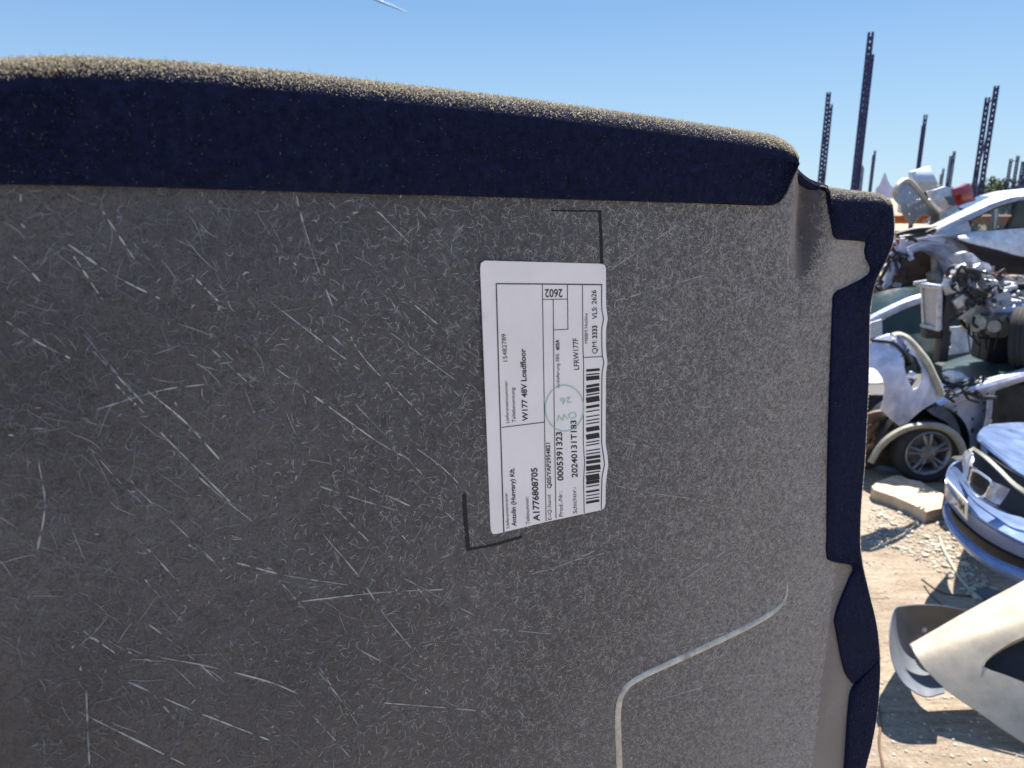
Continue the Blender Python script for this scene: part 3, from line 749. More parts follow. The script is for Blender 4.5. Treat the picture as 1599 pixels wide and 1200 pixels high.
# ------------------------------------------------------------------ wheels
def wheel_parts(c, axis, r, rim_r, wd, root, spokes=5, rim=True, spin=0.0):
    c = Vector(c); axis = Vector(axis).normalized()
    bm = bmesh.new(); h = wd / 2; sh = r - rim_r
    lathe(bm, c, axis, [(-h * .8, rim_r), (-h * .95, rim_r + sh * .25), (-h, rim_r + sh * .55), (-h * .9, r - sh * .18), (-h * .72, r - .006), (-h * .45, r), (-h * .42, r - .008), (-h * .34, r - .008), (-h * .31, r), (-.012, r + .002), (-.009, r - .007), (.009, r - .007), (.012, r + .002), (h * .31, r), (h * .34, r - .008), (h * .42, r - .008), (h * .45, r), (h * .72, r - .006), (h * .9, r - sh * .18), (h, rim_r + sh * .55), (h * .95, rim_r + sh * .25), (h * .8, rim_r)], 56)
    finish("tyre", bm, m_rubber, root, angle=30)
    if not rim: return
    bm = bmesh.new()
    lathe(bm, c, axis, [(h * .84, rim_r + .006), (h * .88, rim_r - .004), (h * .8, rim_r - .018), (h * .5, rim_r - .035), (-h * .7, rim_r - .045), (-h * .8, rim_r)], 56)
    s = axis.orthogonal().normalized(); t = axis.cross(s)
    for k in range(spokes):
        for dlt in (-.17, .17):
            a = 2 * math.pi * k / spokes + spin
            d0 = s * math.cos(a + dlt * .8) + t * math.sin(a + dlt * .8); d1 = s * math.cos(a + dlt) + t * math.sin(a + dlt)
            p0 = c + d0 * .045 + axis * h * .62; p1 = c + d1 * (rim_r - .02) + axis * h * .70
            tube(bm, [p0, p0.lerp(p1, .5) + axis * .012, p1], .017, 8, 8)
    lathe(bm, c, axis, [(h * .4, .075), (h * .7, .075), (h * .8, .06), (h * .82, .0305), (h * .86, .03), (h * .87, .002)], 30)
    finish("rim", bm, m_alloy, root, angle=40)
    bm = bmesh.new(); cyl(bm, c - axis * .03, c - axis * .005, rim_r * .68, seg=36)
    cyl(bm, c - axis * .06, c + axis * .03, .06, seg=20)
    finish("brake_disc", bm, m_steel, root)

YL = 6.5
# ------------------------------------------------------------------ lower car: silver blue, front stripped
def fY(Y): return lambda x, y: at_Y(x, y, Y)
wc = at_Y(1443, 703, YL)
car1 = empty("stripped_car", Vector((wc.x + 1, YL + .8, 0)), "silver blue car on the ground with its wing stripped and one alloy wheel showing", "car")
wheel = bpy.data.objects.new("wheel", None); COL.objects.link(wheel); wheel.parent = car1; wheel.matrix_parent_inverse = Matrix.Translation(-car1.location)
wc.z = .29
wheel_parts(wc, (0, -1, 0), .29, .208, .21, car1, spin=.3)
for n_ in ("tyre", "rim", "brake_disc"):
    o = bpy.data.objects[n_]; o.parent = wheel; o.matrix_parent_inverse = Matrix.Identity(4)
bm = bmesh.new()                                          # arch liner
seg = 22; A = []
for k in range(seg + 1):
    a = R(-12) + math.pi * (k / seg) * 1.13
    d = Vector((math.cos(a), 0, math.sin(a)))
    A.append([bm.verts.new(wc + d * .415 + Vector((0, yy, .03))) for yy in (-.02, .15, .40)])
for p, q in zip(A, A[1:]):
    for j in (0, 1): bm.faces.new((p[j], p[j + 1], q[j + 1], q[j]))
bm.faces.new([p[2] for p in A])
solidify(bm, .006)
finish("arch_liner", bm, m_black, car1)
arc = [(1357, 722), (1366, 705), (1378, 689), (1396, 675), (1418, 665), (1442, 661.5), (1468, 663), (1486, 670), (1500, 683), (1507, 697), (1510, 712)]
arc2 = [(1364, 724), (1373, 707), (1385, 693), (1401, 681), (1421, 671.5), (1442, 668), (1465, 669.5), (1480, 676), (1492, 688), (1499, 702), (1502, 716)]
loft("arch_strip", [[at_Y(x, y, YL - .10) for x, y in arc], [at_Y(x, y, YL - .13) for x, y in [((a[0] + b[0]) / 2, (a[1] + b[1]) / 2) for a, b in zip(arc, arc2)]], [at_Y(x, y, YL - .10) for x, y in arc2]], m_strip, car1, 40, 6, .012)
shell("inner_wing", [(1448, 641), (1462, 634), (1500, 618), (1546, 606), (1545, 628), (1543, 648), (1536, 668), (1528, 682), (1524, 705), (1510, 705), (1503, 688), (1492, 671), (1475, 657), (1460, 650)],
      lambda x, y: at_Y(x, y, YL + .12 + .0009 * abs(x - 1500) + .012 * math.sin(x * .13) * math.sin(y * .11)), m_apron, car1,
      holes=[circ(1493, 634, 2.2), circ(1494, 644, 2.2), circ(1539, 630, 3.6, ry=2.6), circ(1538, 642, 3.4, ry=2.6), circ(1520, 655, 2.8), circ(1520, 673, 4, ry=4.5)], step=4, t=.012)
shell("inner_wing", [(1440, 645), (1470, 655), (1495, 675), (1510, 705), (1560, 705), (1560, 600), (1500, 610), (1460, 630)], fY(YL + .42), m_dark, car1, step=12, t=.02)['label'] = "dark steel behind the stripped wing"
rail_t = [(1462, 628), (1485, 615), (1510, 603), (1540, 595), (1599, 579), (1680, 556), (1760, 530)]
rail_m = [(1466, 634), (1488, 622), (1513, 610), (1543, 602), (1600, 586), (1680, 564), (1760, 540)]
rail_b = [(1472, 638), (1494, 630), (1518, 621), (1545, 611), (1601, 592), (1680, 571), (1760, 549)]
loft("wing_rail", [[at_Y(x, y, YL + .16) for x, y in rail_t], [at_Y(x, y, YL + .03) for x, y in rail_m], [at_Y(x, y, YL + .08) for x, y in rail_b]], m_lilac, car1, 40, 8, .02)
# door opening: dark cabin with sill and trim
shell("cabin_interior", [(1541, 612), (1601, 592), (1760, 549), (1760, 800), (1541, 760)], fY(YL + .5), m_black, car1, step=14, t=.03)
loft("door_frame", [[at_Y(x, y, YL + .05) for x, y in [(1548, 609), (1542, 625), (1541, 645), (1536, 668), (1532, 700), (1540, 760)]], [at_Y(x, y, YL + .25) for x, y in [(1553, 611), (1549, 626), (1548, 645), (1543, 668), (1540, 700), (1548, 760)]]], m_lilac, car1, 20, 4, .012)
bm = bmesh.new()
p = at_Y(1546, 658, YL + .1); cyl(bm, p, p + Vector((0, .03, 0)), .026, seg=16)
finish("door_hinge", bm, m_steel, car1)
bm = bmesh.new()
box(bm, (wc.x + 2.3, YL + .95, .52), (3.0, 1.0, .6), None, .05); box(bm, (wc.x + 2.7, YL + .1, .27), (2.1, .16, .16), None, .03)
box(bm, (wc.x + .15, YL + 1.05, .5), (1.5, .9, .35), None, .05)
finish("underbody", bm, m_dark, car1)
# front structure: bumper beam, crumpled rails by the panel edge
bm = bmesh.new()
for a, b, s in (((1352, 655), (1385, 648), .05), ((1352, 690), (1372, 655), .03), ((1352, 705), (1400, 668), .035), ((1356, 665), (1370, 700), .03), ((1380, 650), (1402, 668), .035)):
    tube(bm, [at_Y(*a, YL + .15), at_Y((a[0] + b[0]) / 2 + 2, (a[1] + b[1]) / 2 - 3, YL + .12), at_Y(*b, YL + .15)], s, 6, 6)
box(bm, at_Y(1350, 690, YL + .35), (.55, .2, .5), None, .03)
finish("front_rail", bm, m_brown, car1)
# dark green bonnet and broken headlamps
loft("bonnet", [[at_Y(*p) for p in [(1476, 566, 8.0), (1500, 558, 8.1), (1535, 549, 8.2), (1599, 537, 8.3), (1720, 518, 8.4)]],
                [at_Y(*p) for p in [(1472, 574, 7.3), (1500, 570, 7.35), (1535, 567, 7.4), (1599, 557, 7.4), (1720, 540, 7.5)]],
                [at_Y(*p) for p in [(1474, 588, 6.75), (1500, 592, 6.7), (1535, 590, 6.7), (1599, 578, 6.75), (1720, 556, 6.8)]]], m_green, car1, 30, 14, .02)['label'] = "dark green bonnet over the stripped front"
for pts_ in ([(1476, 584), (1488, 580), (1504, 583), (1515, 592), (1512, 600), (1498, 602), (1482, 596)], [(1498, 590), (1512, 590), (1524, 595), (1520, 602), (1504, 603)], [(1462, 603), (1474, 600), (1488, 606), (1484, 613), (1470, 611)]):
    mx_, my_ = sum(p[0] for p in pts_) / len(pts_), sum(p[1] for p in pts_) / len(pts_)
    shell("headlamp", pts_, lambda x, y: at_Y(x, y, 6.62 + .0006 * ((x - mx_) ** 2 + (y - my_) ** 2)), m_white if pts_[0][0] != 1462 else m_chrome, car1, step=3, t=.05)
bm = bmesh.new()
for k in range(5):
    tube(bm, [at_Y(1470 + k * 11, 606 - k * 2, 6.6), at_Y(1492 + k * 10, 600 + (k % 3) * 3, 6.55), at_Y(1522 + k * 4, 592 - k, 6.62)], .012, 6, 8)
finish("wiring_hose", bm, m_black, car1)

rn = random.Random(31)
bm = bmesh.new()
for k in range(9):
    x = rn.uniform(1466, 1530); y = 615
    tube(bm, [at_Y(x, y, 6.42), at_Y(x + rn.uniform(-8, 10), y + rn.uniform(-8, 10), 6.38), at_Y(x + rn.uniform(-4, 24), y + rn.uniform(-10, 14), 6.42)], rn.uniform(.006, .014), 6, 8)
tube(bm, [at_Y(1462, 612, 6.44), at_Y(1485, 618, 6.41), at_Y(1505, 612, 6.42), at_Y(1530, 620, 6.41), at_Y(1556, 622, 6.43)], .02, 6, 16)
finish("torn_loom", bm, m_dark, car1)
# dark band on the ground in front of the wheel
bm = bmesh.new()
a, b = at_z(1345, 727, .03), at_z(1482, 752, .03); d = (b - a)
rot = Matrix((d.normalized(), Vector((-d.y, d.x, 0)).normalized(), Vector((0, 0, 1)))).transposed()
box(bm, (a + b) / 2 + Vector((.1, .05, -.005)), (d.length + .3, .13, .05), rot, .006)  # low strip, darker and bluer than the concrete
tag(finish("band", bm, m_band), "dark grey band on the ground in front of the alloy wheel", "band")

# ------------------------------------------------------------------ bumper cover standing on end against the lower car
bc = [(1349, 548), (1358, 536), (1372, 527), (1388, 522), (1402, 521.5), (1416, 527), (1427, 537), (1438, 550), (1448, 563), (1458, 583), (1467, 600), (1471, 615), (1468, 624), (1452, 634), (1440, 641), (1428, 651), (1418, 661), (1406, 666), (1393, 656), (1376, 640), (1381, 624), (1383, 606), (1379, 590), (1371, 579), (1360, 573), (1349, 574)]
hole = [(1413, 556), (1422, 552), (1432, 559), (1440, 575), (1441, 595), (1434, 606), (1427, 609), (1419, 594), (1413, 575)]
def bcf(x, y):
    t = (x - 1400) / 50; s = (y - 590) / 75
    return at_Y(x, y, 5.75 + .12 * t * t + .10 * max(0, t) + .13 * s * s - .06 * s + (.05 if abs((x - 1398) - (y - 522) * .55) < 6 and y < 575 else 0))
bump1 = empty("bumper_cover", at_Y(1406, 666, 5.75), "pale silver bumper cover stood on end beside the panel edge, with an oval lamp hole", "bumper")
shell("bumper_skin", bc, bcf, m_lilac, bump1, holes=[hole], step=3.5, t=.012)
lip_o = [(1390, 521), (1402, 519), (1417, 525), (1429, 536), (1440, 549), (1450, 562), (1460, 583), (1469, 602), (1473, 616)]
lip_i = [(1392, 525), (1403, 525), (1414, 531), (1425, 543), (1434, 555), (1443, 568), (1453, 588), (1461, 606), (1464, 618)]
loft("bumper_lip", [[bcf(x, y) + Vector((0, -.03, .01)) for x, y in lip_o], [bcf((a[0] + b[0]) / 2, (a[1] + b[1]) / 2) + Vector((0, -.06, 0)) for a, b in zip(lip_o, lip_i)], [bcf(x, y) + Vector((0, -.02, 0)) for x, y in lip_i]], m_strip, bump1, 30, 6, .01)
shell("lamp_recess", [(x + (x - 1427) * .1, y + (y - 580) * .1) for x, y in hole], lambda x, y: bcf(x, y) + Vector((0, .10, 0)), m_black, bump1, step=4, t=.02)
loft("wing_edge", [[at_Y(x, y, 6.6) for x, y in [(1325, 576), (1350, 574), (1368, 577), (1380, 590)]], [at_Y(x, y, 6.25) for x, y in [(1325, 598), (1350, 598), (1370, 598), (1381, 597)]]], m_white, car1, 12, 5, .02)
bm = bmesh.new(); p = bcf(1427, 590) + Vector((0, .04, 0))
lathe(bm, p, (0, -1, 0), [(-.03, .03), (0, .045), (.012, .043), (.022, .025), (.025, .001)], 24); finish("fog_lamp", bm, m_chrome, bump1)
bm = bmesh.new(); tube(bm, [bcf(1362, 532), bcf(1392, 535) + Vector((0, -.03, 0)), bcf(1412, 552) + Vector((0, -.02, 0)), bcf(1422, 566)], .014, 6, 14); finish("grille_bar", bm, m_black, bump1)

# ------------------------------------------------------------------ car behind: pillar, glass, white lower body
YM = 9.0
car2 = empty("silver_hatchback", at_Y(1480, 560, YM) * 1, "half hidden car behind the radiator pack, showing a sloping silver pillar and dark glass", "car")
car2.location.z = 0
car2.matrix_world = Matrix.Translation(car2.location)
loft("windscreen", [[at_Y(x, y, YM + .5) for x, y in [(1335, 475), (1362, 460), (1400, 451), (1450, 447), (1520, 446)]], [at_Y(x, y, YM + .1) for x, y in [(1335, 512), (1365, 495), (1400, 478), (1450, 460), (1520, 448)]]], m_glass, car2, 20, 6, .006)
loft("pillar", [[at_Y(x, y, YM + .06) for x, y in [(1330, 512), (1362, 494), (1400, 475), (1440, 461), (1520, 445)]], [at_Y(x, y, YM) for x, y in [(1330, 518), (1362, 500), (1400, 481), (1440, 466), (1520, 450)]], [at_Y(x, y, YM + .03) for x, y in [(1332, 524), (1364, 506), (1402, 486), (1442, 471), (1520, 455)]]], m_lilac, car2, 24, 6, .02)
loft("side_window", [[at_Y(x, y, YM + .05) for x, y in [(1376, 502), (1405, 487), (1442, 472), (1520, 457), (1620, 450)]], [at_Y(x, y, YM - .05) for x, y in [(1376, 530), (1405, 524), (1442, 520), (1520, 515), (1620, 505)]]], m_glass, car2, 20, 6, .006)
shell("door", [(1330, 520), (1376, 508), (1378, 524), (1442, 521), (1520, 516), (1640, 505), (1640, 680), (1330, 690)], lambda x, y: at_Y(x, y, YM - .06 - .10 * math.sin(max(0, min(1, (y - 505) / 170)) * math.pi)), m_green, car2, step=8, t=.03)
shell('bracket', [(1345, 512), (1362, 504), (1378, 499), (1379, 526), (1362, 528), (1345, 530)], lambda x, y: at_Y(x, y, YM - .22), m_white, car2, holes=[circ(1366, 513, 1.6, 6), circ(1372, 511, 1.6, 6), circ(1372, 519, 1.6, 6)], step=4, t=.03)
loft("roof", [[at_Y(x, y, YM + .1) for x, y in [(1440, 461), (1480, 452), (1520, 446), (1620, 440)]], [at_Y(x, y, YM + 1.4) for x, y in [(1430, 444), (1470, 440), (1510, 437), (1590, 434)]]], m_lilac, car2, 12, 6, .02)
bm = bmesh.new(); box(bm, at_Y(1500, 560, YM + .8) * 1, (3.4, 1.3, .7), None, .06); finish("body_shell", bm, m_dark, car2)
for px_ in (1375, 1630):
    w2 = at_Y(px_, 600, YM - .02); w2.z = .31; wheel_parts(w2, (0, -1, 0), .31, .2, .2, car2)
# white wing with arch cut, leaning behind
shell("loose_wing", [(1473, 520), (1480, 512), (1500, 510), (1513, 507), (1526, 522), (1526, 548), (1500, 552), (1475, 556)], lambda x, y: at_Y(x, y, 8.55 + .0008 * (x - 1500) ** 2 * .1), m_white, None, step=4, t=.02, holes=[circ(1484, 538, 4, 10, 5)])
tag(bpy.data.objects["loose_wing"], "white loose wing panel with a round hole, under the engine", "wing panel")
lw = bpy.data.objects["loose_wing"]

# ------------------------------------------------------------------ engine pack on the lower car
YE = 7.3
eng = empty("engine_pack", at_Y(1490, 560, YE), "grey engine and radiator pack piled on the green bonnet", "engine")
EP = lambda x, y, d=0.0: at_Y(x, y, YE + d)
bm = bmesh.new()                                          # radiator box
c8 = [EP(1437, 447, 0), EP(1467, 450, -.25), EP(1465, 513, -.25), EP(1441, 507, 0), EP(1447, 441, .3), EP(1481, 447, .1), EP(1481, 510, .1), EP(1452, 502, .3)]
v = [bm.verts.new(p) for p in c8]
for f in ((0, 1, 2, 3), (1, 5, 6, 2), (5, 4, 7, 6), (4, 0, 3, 7), (0, 4, 5, 1), (3, 2, 6, 7)): bm.faces.new([v[i] for i in f])
bmesh.ops.bevel(bm, geom=bm.edges[:], offset=.012, segments=2, affect='EDGES')
finish("radiator", bm, m_rad, eng)
bm = bmesh.new()
for (a, b, s) in (((1435, 445), (1470, 449), .022), ((1468, 449), (1467, 516), .026), ((1440, 448), (1443, 510), .014), ((1447, 447), (1452, 508), .009), ((1440, 508), (1467, 515), .02), ((1470, 449), (1484, 446), .02), ((1428, 443), (1448, 440), .02)):
    tube(bm, [EP(*a, -.22 if a[0] > 1460 else -.04), EP(*b, -.27 if b[0] > 1460 else -.05)], s, 6)
finish("radiator_frame", bm, m_castal, eng)
bm = bmesh.new()
box(bm, EP(1475, 483, -.12), (.085, .16, .44), None, .015); box(bm, EP(1472, 540, -.1), (.09, .12, .32), None, .015); box(bm, EP(1458, 520, -.08), (.2, .12, .10), None, .02)
tube(bm, [EP(1482, 505, -.15), EP(1505, 488, -.2), EP(1530, 470, -.2)], .014, 6, 8)
finish("fan_cowl", bm, m_black, eng)
rn = random.Random(21)
bm = bmesh.new()
box(bm, EP(1500, 475, 0), (.26, .3, .26), Matrix.Rotation(.2, 3, 'Z'), .03); box(bm, EP(1494, 441, .08), (.15, .22, .12), Matrix.Rotation(.3, 3, 'Y'), .012)
box(bm, EP(1525, 455, .1), (.18, .26, .13), Matrix.Rotation(-.25, 3, 'Y'), .012)
for k in range(30):
    p = EP(rn.uniform(1484, 1550), rn.uniform(425, 468), rn.uniform(-.2, .0)); d = Vector((rn.gauss(0, 1), rn.gauss(-.6, .6), rn.gauss(0, .7))).normalized()
    cyl(bm, p, p + d * rn.uniform(.04, .11), rn.uniform(.010, .036), seg=12)
for k in range(14):
    p = EP(rn.uniform(1484, 1552), rn.uniform(418, 472), rn.uniform(-.2, .0)); box(bm, p, (rn.uniform(.05, .14), rn.uniform(.04, .1), rn.uniform(.04, .12)), Matrix.Rotation(rn.uniform(-.7, .7), 3, 'Y') @ Matrix.Rotation(rn.uniform(-.5, .5), 3, 'Z'), .008)
for mi, cnt in ((1, 30), (2, 44)):
    n0 = len(bm.faces)
    for k in range(cnt):
        p = EP(rn.uniform(1482, 1572), rn.uniform(420, 486), rn.uniform(-.26, -.05))
        if mi == 1: box(bm, p, (rn.uniform(.02, .09), rn.uniform(.02, .06), rn.uniform(.015, .06)), Matrix.Rotation(rn.uniform(-1, 1), 3, 'Y') @ Matrix.Rotation(rn.uniform(-.8, .8), 3, 'X'), .004)
        else:
            d = Vector((rn.gauss(0, 1), rn.gauss(-.5, .6), rn.gauss(0, .8))).normalized(); cyl(bm, p, p + d * rn.uniform(.03, .09), rn.uniform(.006, .02), seg=8)
    bm.faces.ensure_lookup_table()
    for f in bm.faces[n0:]: f.material_index = mi
finish("engine_block", bm, [m_castal, m_dark, m_alloy], eng, angle=30)
bm = bmesh.new()
for (x, y, r) in ((1500, 437, .07), (1523, 432, .055), (1514, 455, .045)):
    p = EP(x, y, -.22); lathe(bm, p, (-.3, -1, .1), [(-.03, r * .6), (-.02, r), (-.005, r * .93), (.005, r * .93), (.02, r), (.022, r * .7), (.01, r * .3), (.03, r * .28), (.032, .001)], 26)
finish("pulley", bm, m_dark, eng)
bm = bmesh.new()
for k in range(7):
    x, y = rn.uniform(1480, 1550), rn.uniform(420, 470)
    tube(bm, [EP(x, y, -.2), EP(x + rn.uniform(-12, 18), y + rn.uniform(-14, 6), -.28), EP(x + rn.uniform(0, 34), y + rn.uniform(-8, 14), -.2)], rn.uniform(.006, .018), 6, 10)
finish("hose", bm, m_black, eng)
bm = bmesh.new()
for k in range(16):
    x, y = rn.uniform(1545, 1596), rn.uniform(428, 462)
    tube(bm, [EP(x, y, .1), EP(x + rn.uniform(-10, 14), y + rn.uniform(-8, 8), 0), EP(x + rn.uniform(4, 28), y + rn.uniform(-6, 12), .1)], rn.uniform(.008, .022), 6, 8)
finish("wiring", bm, m_steel, eng)
bm = bmesh.new()                                          # subframe and gearbox side
tube(bm, [EP(1500, 486, -.05), EP(1530, 481, -.05), EP(1565, 487, 0), EP(1640, 470, .1)], .05, 8, 10)
box(bm, EP(1575, 485, .15), (.36, .2, .22), Matrix.Rotation(-.1, 3, 'Y'), .02)
finish("subframe", bm, m_apron, eng)
bm = bmesh.new()
box(bm, EP(1556, 470, -.12), (.22, .14, .16), Matrix.Rotation(-.5, 3, 'Y'), .015); tube(bm, [EP(1542, 474, -.15), EP(1560, 455, -.15), EP(1588, 448, -.1)], .02, 6, 8)
finish("bracket", bm, m_primer, eng)
bm = bmesh.new()
box(bm, EP(1540, 507, .05), (.36, .3, .22), Matrix.Rotation(.12, 3, 'Y'), .06); cyl(bm, EP(1525, 505, -.18), EP(1525, 505, -.05), .085, seg=20); cyl(bm, EP(1553, 510, -.2), EP(1553, 510, .0), .06, seg=20)
for k in range(12):
    p = EP(rn.uniform(1515, 1570), rn.uniform(492, 524), -.13); box(bm, p, (rn.uniform(.02, .07), .05, rn.uniform(.015, .05)), Matrix.Rotation(rn.uniform(-.8, .8), 3, 'Y'), .006)
finish("gearbox", bm, m_tan, eng, angle=30)
bm = bmesh.new()
tube(bm, [EP(1500, 500, .1), EP(1515, 515, .05), EP(1545, 530, 0), EP(1580, 535, 0)], .02, 6, 10); box(bm, EP(1575, 540, .1), (.6, .3, .3), None, .05)
finish("sump_tray", bm, m_black, eng)

bm = bmesh.new()
for k in range(9):
    x, y = rn.uniform(1480, 1575), rn.uniform(492, 522)
    tube(bm, [EP(x, y, -.15), EP(x + rn.uniform(-6, 8), y + rn.uniform(8, 22), -.22), EP(x + rn.uniform(-4, 16), y + rn.uniform(16, 48), -.16)], rn.uniform(.006, .014), 6, 10)
finish("hanging_cable", bm, m_black, eng)
bm = bmesh.new()
for (x, y, r_) in ((1541, 440, .075), (1556, 452, .05)):
    lathe(bm, EP(x, y, -.1), (-.5, -1, .2), [(-.10, r_ * .7), (-.08, r_), (0, r_), (.005, r_ * .9), (.02, r_ * .85), (.022, r_ * .35), (.05, r_ * .3), (.052, .001)], 22)
finish("alternator", bm, m_castal, eng)
bm = bmesh.new(); tube(bm, [EP(1478, 428, -.1), EP(1490, 419, -.15), EP(1506, 420, -.12), EP(1516, 428, -.1), EP(1520, 444, -.1)], .035, 10, 18); finish("intake_pipe", bm, m_black, eng)
# tyre leaning at the right edge
tyc = at_Y(1603, 531, 7.0); ty = empty("spare_tyre", tyc - Vector((0, 0, .33)), "worn black tyre leaning on the green bonnet at the picture edge", "tyre")
wheel_parts(tyc, (.72, -.66, .12), .325, .21, .21, ty)

# ------------------------------------------------------------------ upper silver car on trestles
YU = 10.2
car3 = empty("silver_saloon", Vector((at_Y(1560, 400, YU).x, YU + .8, 0)), "silver car raised on trestles with its front wing missing and a window showing orange behind", "car")
UP = lambda x, y, d=0.0: at_Y(x, y, YU + d)
rt = [(1455, 352), (1475, 342), (1500, 330), (1525, 318), (1550, 307), (1575, 301), (1600, 298), (1680, 292), (1800, 294)]
rm = [(1463, 358), (1482, 348), (1506, 336), (1530, 325), (1555, 314), (1578, 307), (1601, 304), (1680, 298), (1800, 300)]
rb = [(1480, 361), (1494, 354), (1512, 345), (1533, 334), (1557, 322), (1580, 315), (1601, 311), (1680, 305), (1800, 307)]
loft("roof_pillar", [[UP(x, y, .25) for x, y in rt], [UP(x, y, .05) for x, y in rm], [UP(x, y, .0) for x, y in rb]], m_silver, car3, 40, 8, .02)
loft("roof", [[UP(x, y, .25) for x, y in [(1550, 307), (1575, 301), (1600, 298), (1680, 292), (1800, 294)]], [UP(x, y, 1.3) for x, y in [(1530, 306), (1552, 300), (1575, 297), (1645, 291), (1750, 292)]]], m_silver, car3, 16, 6, .02)
loft("windscreen", [[UP(x, y, .25) for x, y in [(1455, 352), (1475, 342), (1500, 330), (1525, 318), (1550, 307)]], [UP(x, y, 1.2) for x, y in [(1440, 346), (1460, 336), (1482, 325), (1505, 315), (1530, 306)]]], mat("clear_glass", (.36, .40, .40), .02, 0, .5, trans=1.0), car3, 12, 6, .006)
m_clear = MATS["clear_glass"]
loft("quarter_panel", [[UP(x, y, .0) for x, y in [(1463, 362), (1480, 360), (1497, 353), (1516, 344)]], [UP(x, y, -.05) for x, y in [(1455, 376), (1475, 371), (1495, 367), (1516, 364)]]], m_primer, car3, 14, 5, .02)
bm = bmesh.new()
for pl, r in (([(1516, 343), (1516.5, 353), (1517, 364)], .02), ([(1516, 344), (1533, 336), (1557, 324), (1580, 317), (1602, 313), (1680, 308), (1790, 309)], .014), ([(1517, 363.5), (1560, 360), (1602, 356), (1680, 350), (1790, 345)], .018), ([(1589, 317), (1584, 335), (1574, 358)], .022)):
    tube(bm, [UP(x, y, -.03) for x, y in pl], r, 6, 14)
finish("window_frame", bm, m_black, car3)
bm = bmesh.new(); tube(bm, [UP(1555, 325, .02), UP(1554, 340, .02), UP(1551, 361, .02)], .04, 6, 8); finish("mirror_post", bm, m_primer, car3)
loft("side_window", [[UP(x, y, .0) for x, y in [(1518, 344), (1535, 337), (1558, 325), (1587, 318)]], [UP(x, y, -.01) for x, y in [(1518, 363), (1535, 362), (1555, 361), (1573, 359)]]], m_clear, car3, 12, 6, .005)
loft("side_window", [[UP(x, y, .0) for x, y in [(1592, 317), (1602, 314), (1680, 309), (1790, 310)]], [UP(x, y, -.01) for x, y in [(1577, 358), (1602, 356), (1680, 350), (1790, 345)]]], m_glass, car3, 12, 6, .005)['label'] = "dark rear side window"
dr = [[UP(x, y, -.04) for x, y in [(1502, 369), (1520, 364), (1560, 361), (1602, 357), (1680, 351), (1790, 346)]],
      [UP(x, y, -.16) for x, y in [(1496, 371.5), (1517, 373), (1560, 377), (1602, 385), (1680, 392), (1790, 394)]],
      [UP(x, y, -.19) for x, y in [(1498, 374), (1519, 381), (1560, 391), (1602, 402), (1680, 410), (1790, 412)]],
      [UP(x, y, -.05) for x, y in [(1512, 382), (1522, 396), (1562, 407), (1602, 415), (1680, 424), (1790, 426)]],
      [UP(x, y, .02) for x, y in [(1518, 390), (1530, 415), (1565, 424), (1602, 430), (1680, 440), (1790, 442)]]]
loft("door", [dr[0], dr[1], dr[2]], m_white, car3, 36, 20, .02)
loft("door_lower", [[p + Vector((0, .02, 0)) for p in dr[2]], [UP(x, y, -.02) for x, y in [(1514, 384), (1524, 396), (1562, 407), (1602, 415), (1680, 424), (1790, 426)]], [UP(x, y, .06) for x, y in [(1518, 390), (1530, 415), (1565, 424), (1602, 430), (1680, 440), (1790, 442)]]], mat("brown_black_lower", (.035, .03, .028), .6, 0, .4, var=.3), car3, 30, 12, .02)  # brown-black lower part of the door, below the white bulge
bm = bmesh.new(); box(bm, UP(1640, 440, .1), (2.2, .18, .14), None, .03); finish("sill", bm, m_black, car3)
ac = UP(1440, 436, .05)
bm = bmesh.new(); A = []
for k in range(21):
    a = math.pi * k / 20; d = Vector((math.cos(a), 0, math.sin(a)))
    A.append([bm.verts.new(ac + d * r_ + Vector((0, yy, 0))) for r_, yy in ((.50, .0), (.44, -.03), (.40, .02), (.385, .30))])
for p, q in zip(A, A[1:]):
    for j in range(3): bm.faces.new((p[j], p[j + 1], q[j + 1], q[j]))
solidify(bm, .008)
finish("wheel_arch", bm, m_lilac, car3)
shell("inner_wing", [(1385, 445), (1388, 415), (1400, 395), (1420, 378), (1455, 366), (1480, 360), (1500, 362), (1516, 366), (1518, 392), (1490, 398), (1488, 425), (1482, 408), (1465, 394), (1440, 389), (1418, 394), (1402, 408), (1396, 425), (1393, 445)], lambda x, y: UP(x, y, .06 + .03 * math.sin(x * .21) * math.sin(y * .17)), m_primer, car3, step=4, t=.03, holes=[circ(1465, 378, 1.5, 6), circ(1470, 374, 1.5, 6), circ(1430, 383, 2, 6)])
bm = bmesh.new()
tube(bm, [UP(1415, 378, -.05), UP(1450, 372, -.05), UP(1480, 368, -.04), UP(1510, 372, -.04)], .02, 6, 12); tube(bm, [UP(1400, 398, -.06), UP(1440, 380, -.06), UP(1490, 384, -.05)], .016, 6, 12)
box(bm, UP(1462, 374, -.04), (.24, .05, .07), Matrix.Rotation(.2, 3, 'Y'), .01)
for k in range(12):
    p = UP(rn.uniform(1372, 1432), rn.uniform(372, 448), rn.uniform(-.15, .1)); box(bm, p, (rn.uniform(.03, .12), rn.uniform(.03, .08), rn.uniform(.02, .13)), Matrix.Rotation(rn.uniform(-1, 1), 3, 'Y'), .006)
tube(bm, [UP(1385, 445, 0), UP(1398, 410, -.05), UP(1412, 380, 0)], .05, 6, 8); tube(bm, [UP(1410, 372, -.1), UP(1411, 395, -.1)], .035, 6)
finish("front_rail", bm, m_apron, car3, angle=30)
bm = bmesh.new()
for k in range(16):
    x, y = rn.uniform(1368, 1420), rn.uniform(372, 446)
    tube(bm, [UP(x, y, -.12), UP(x + rn.uniform(-12, 16), y + rn.uniform(-12, 12), -.16), UP(x + rn.uniform(-8, 28), y + rn.uniform(-6, 22), -.1)], rn.uniform(.008, .025), 6, 10)
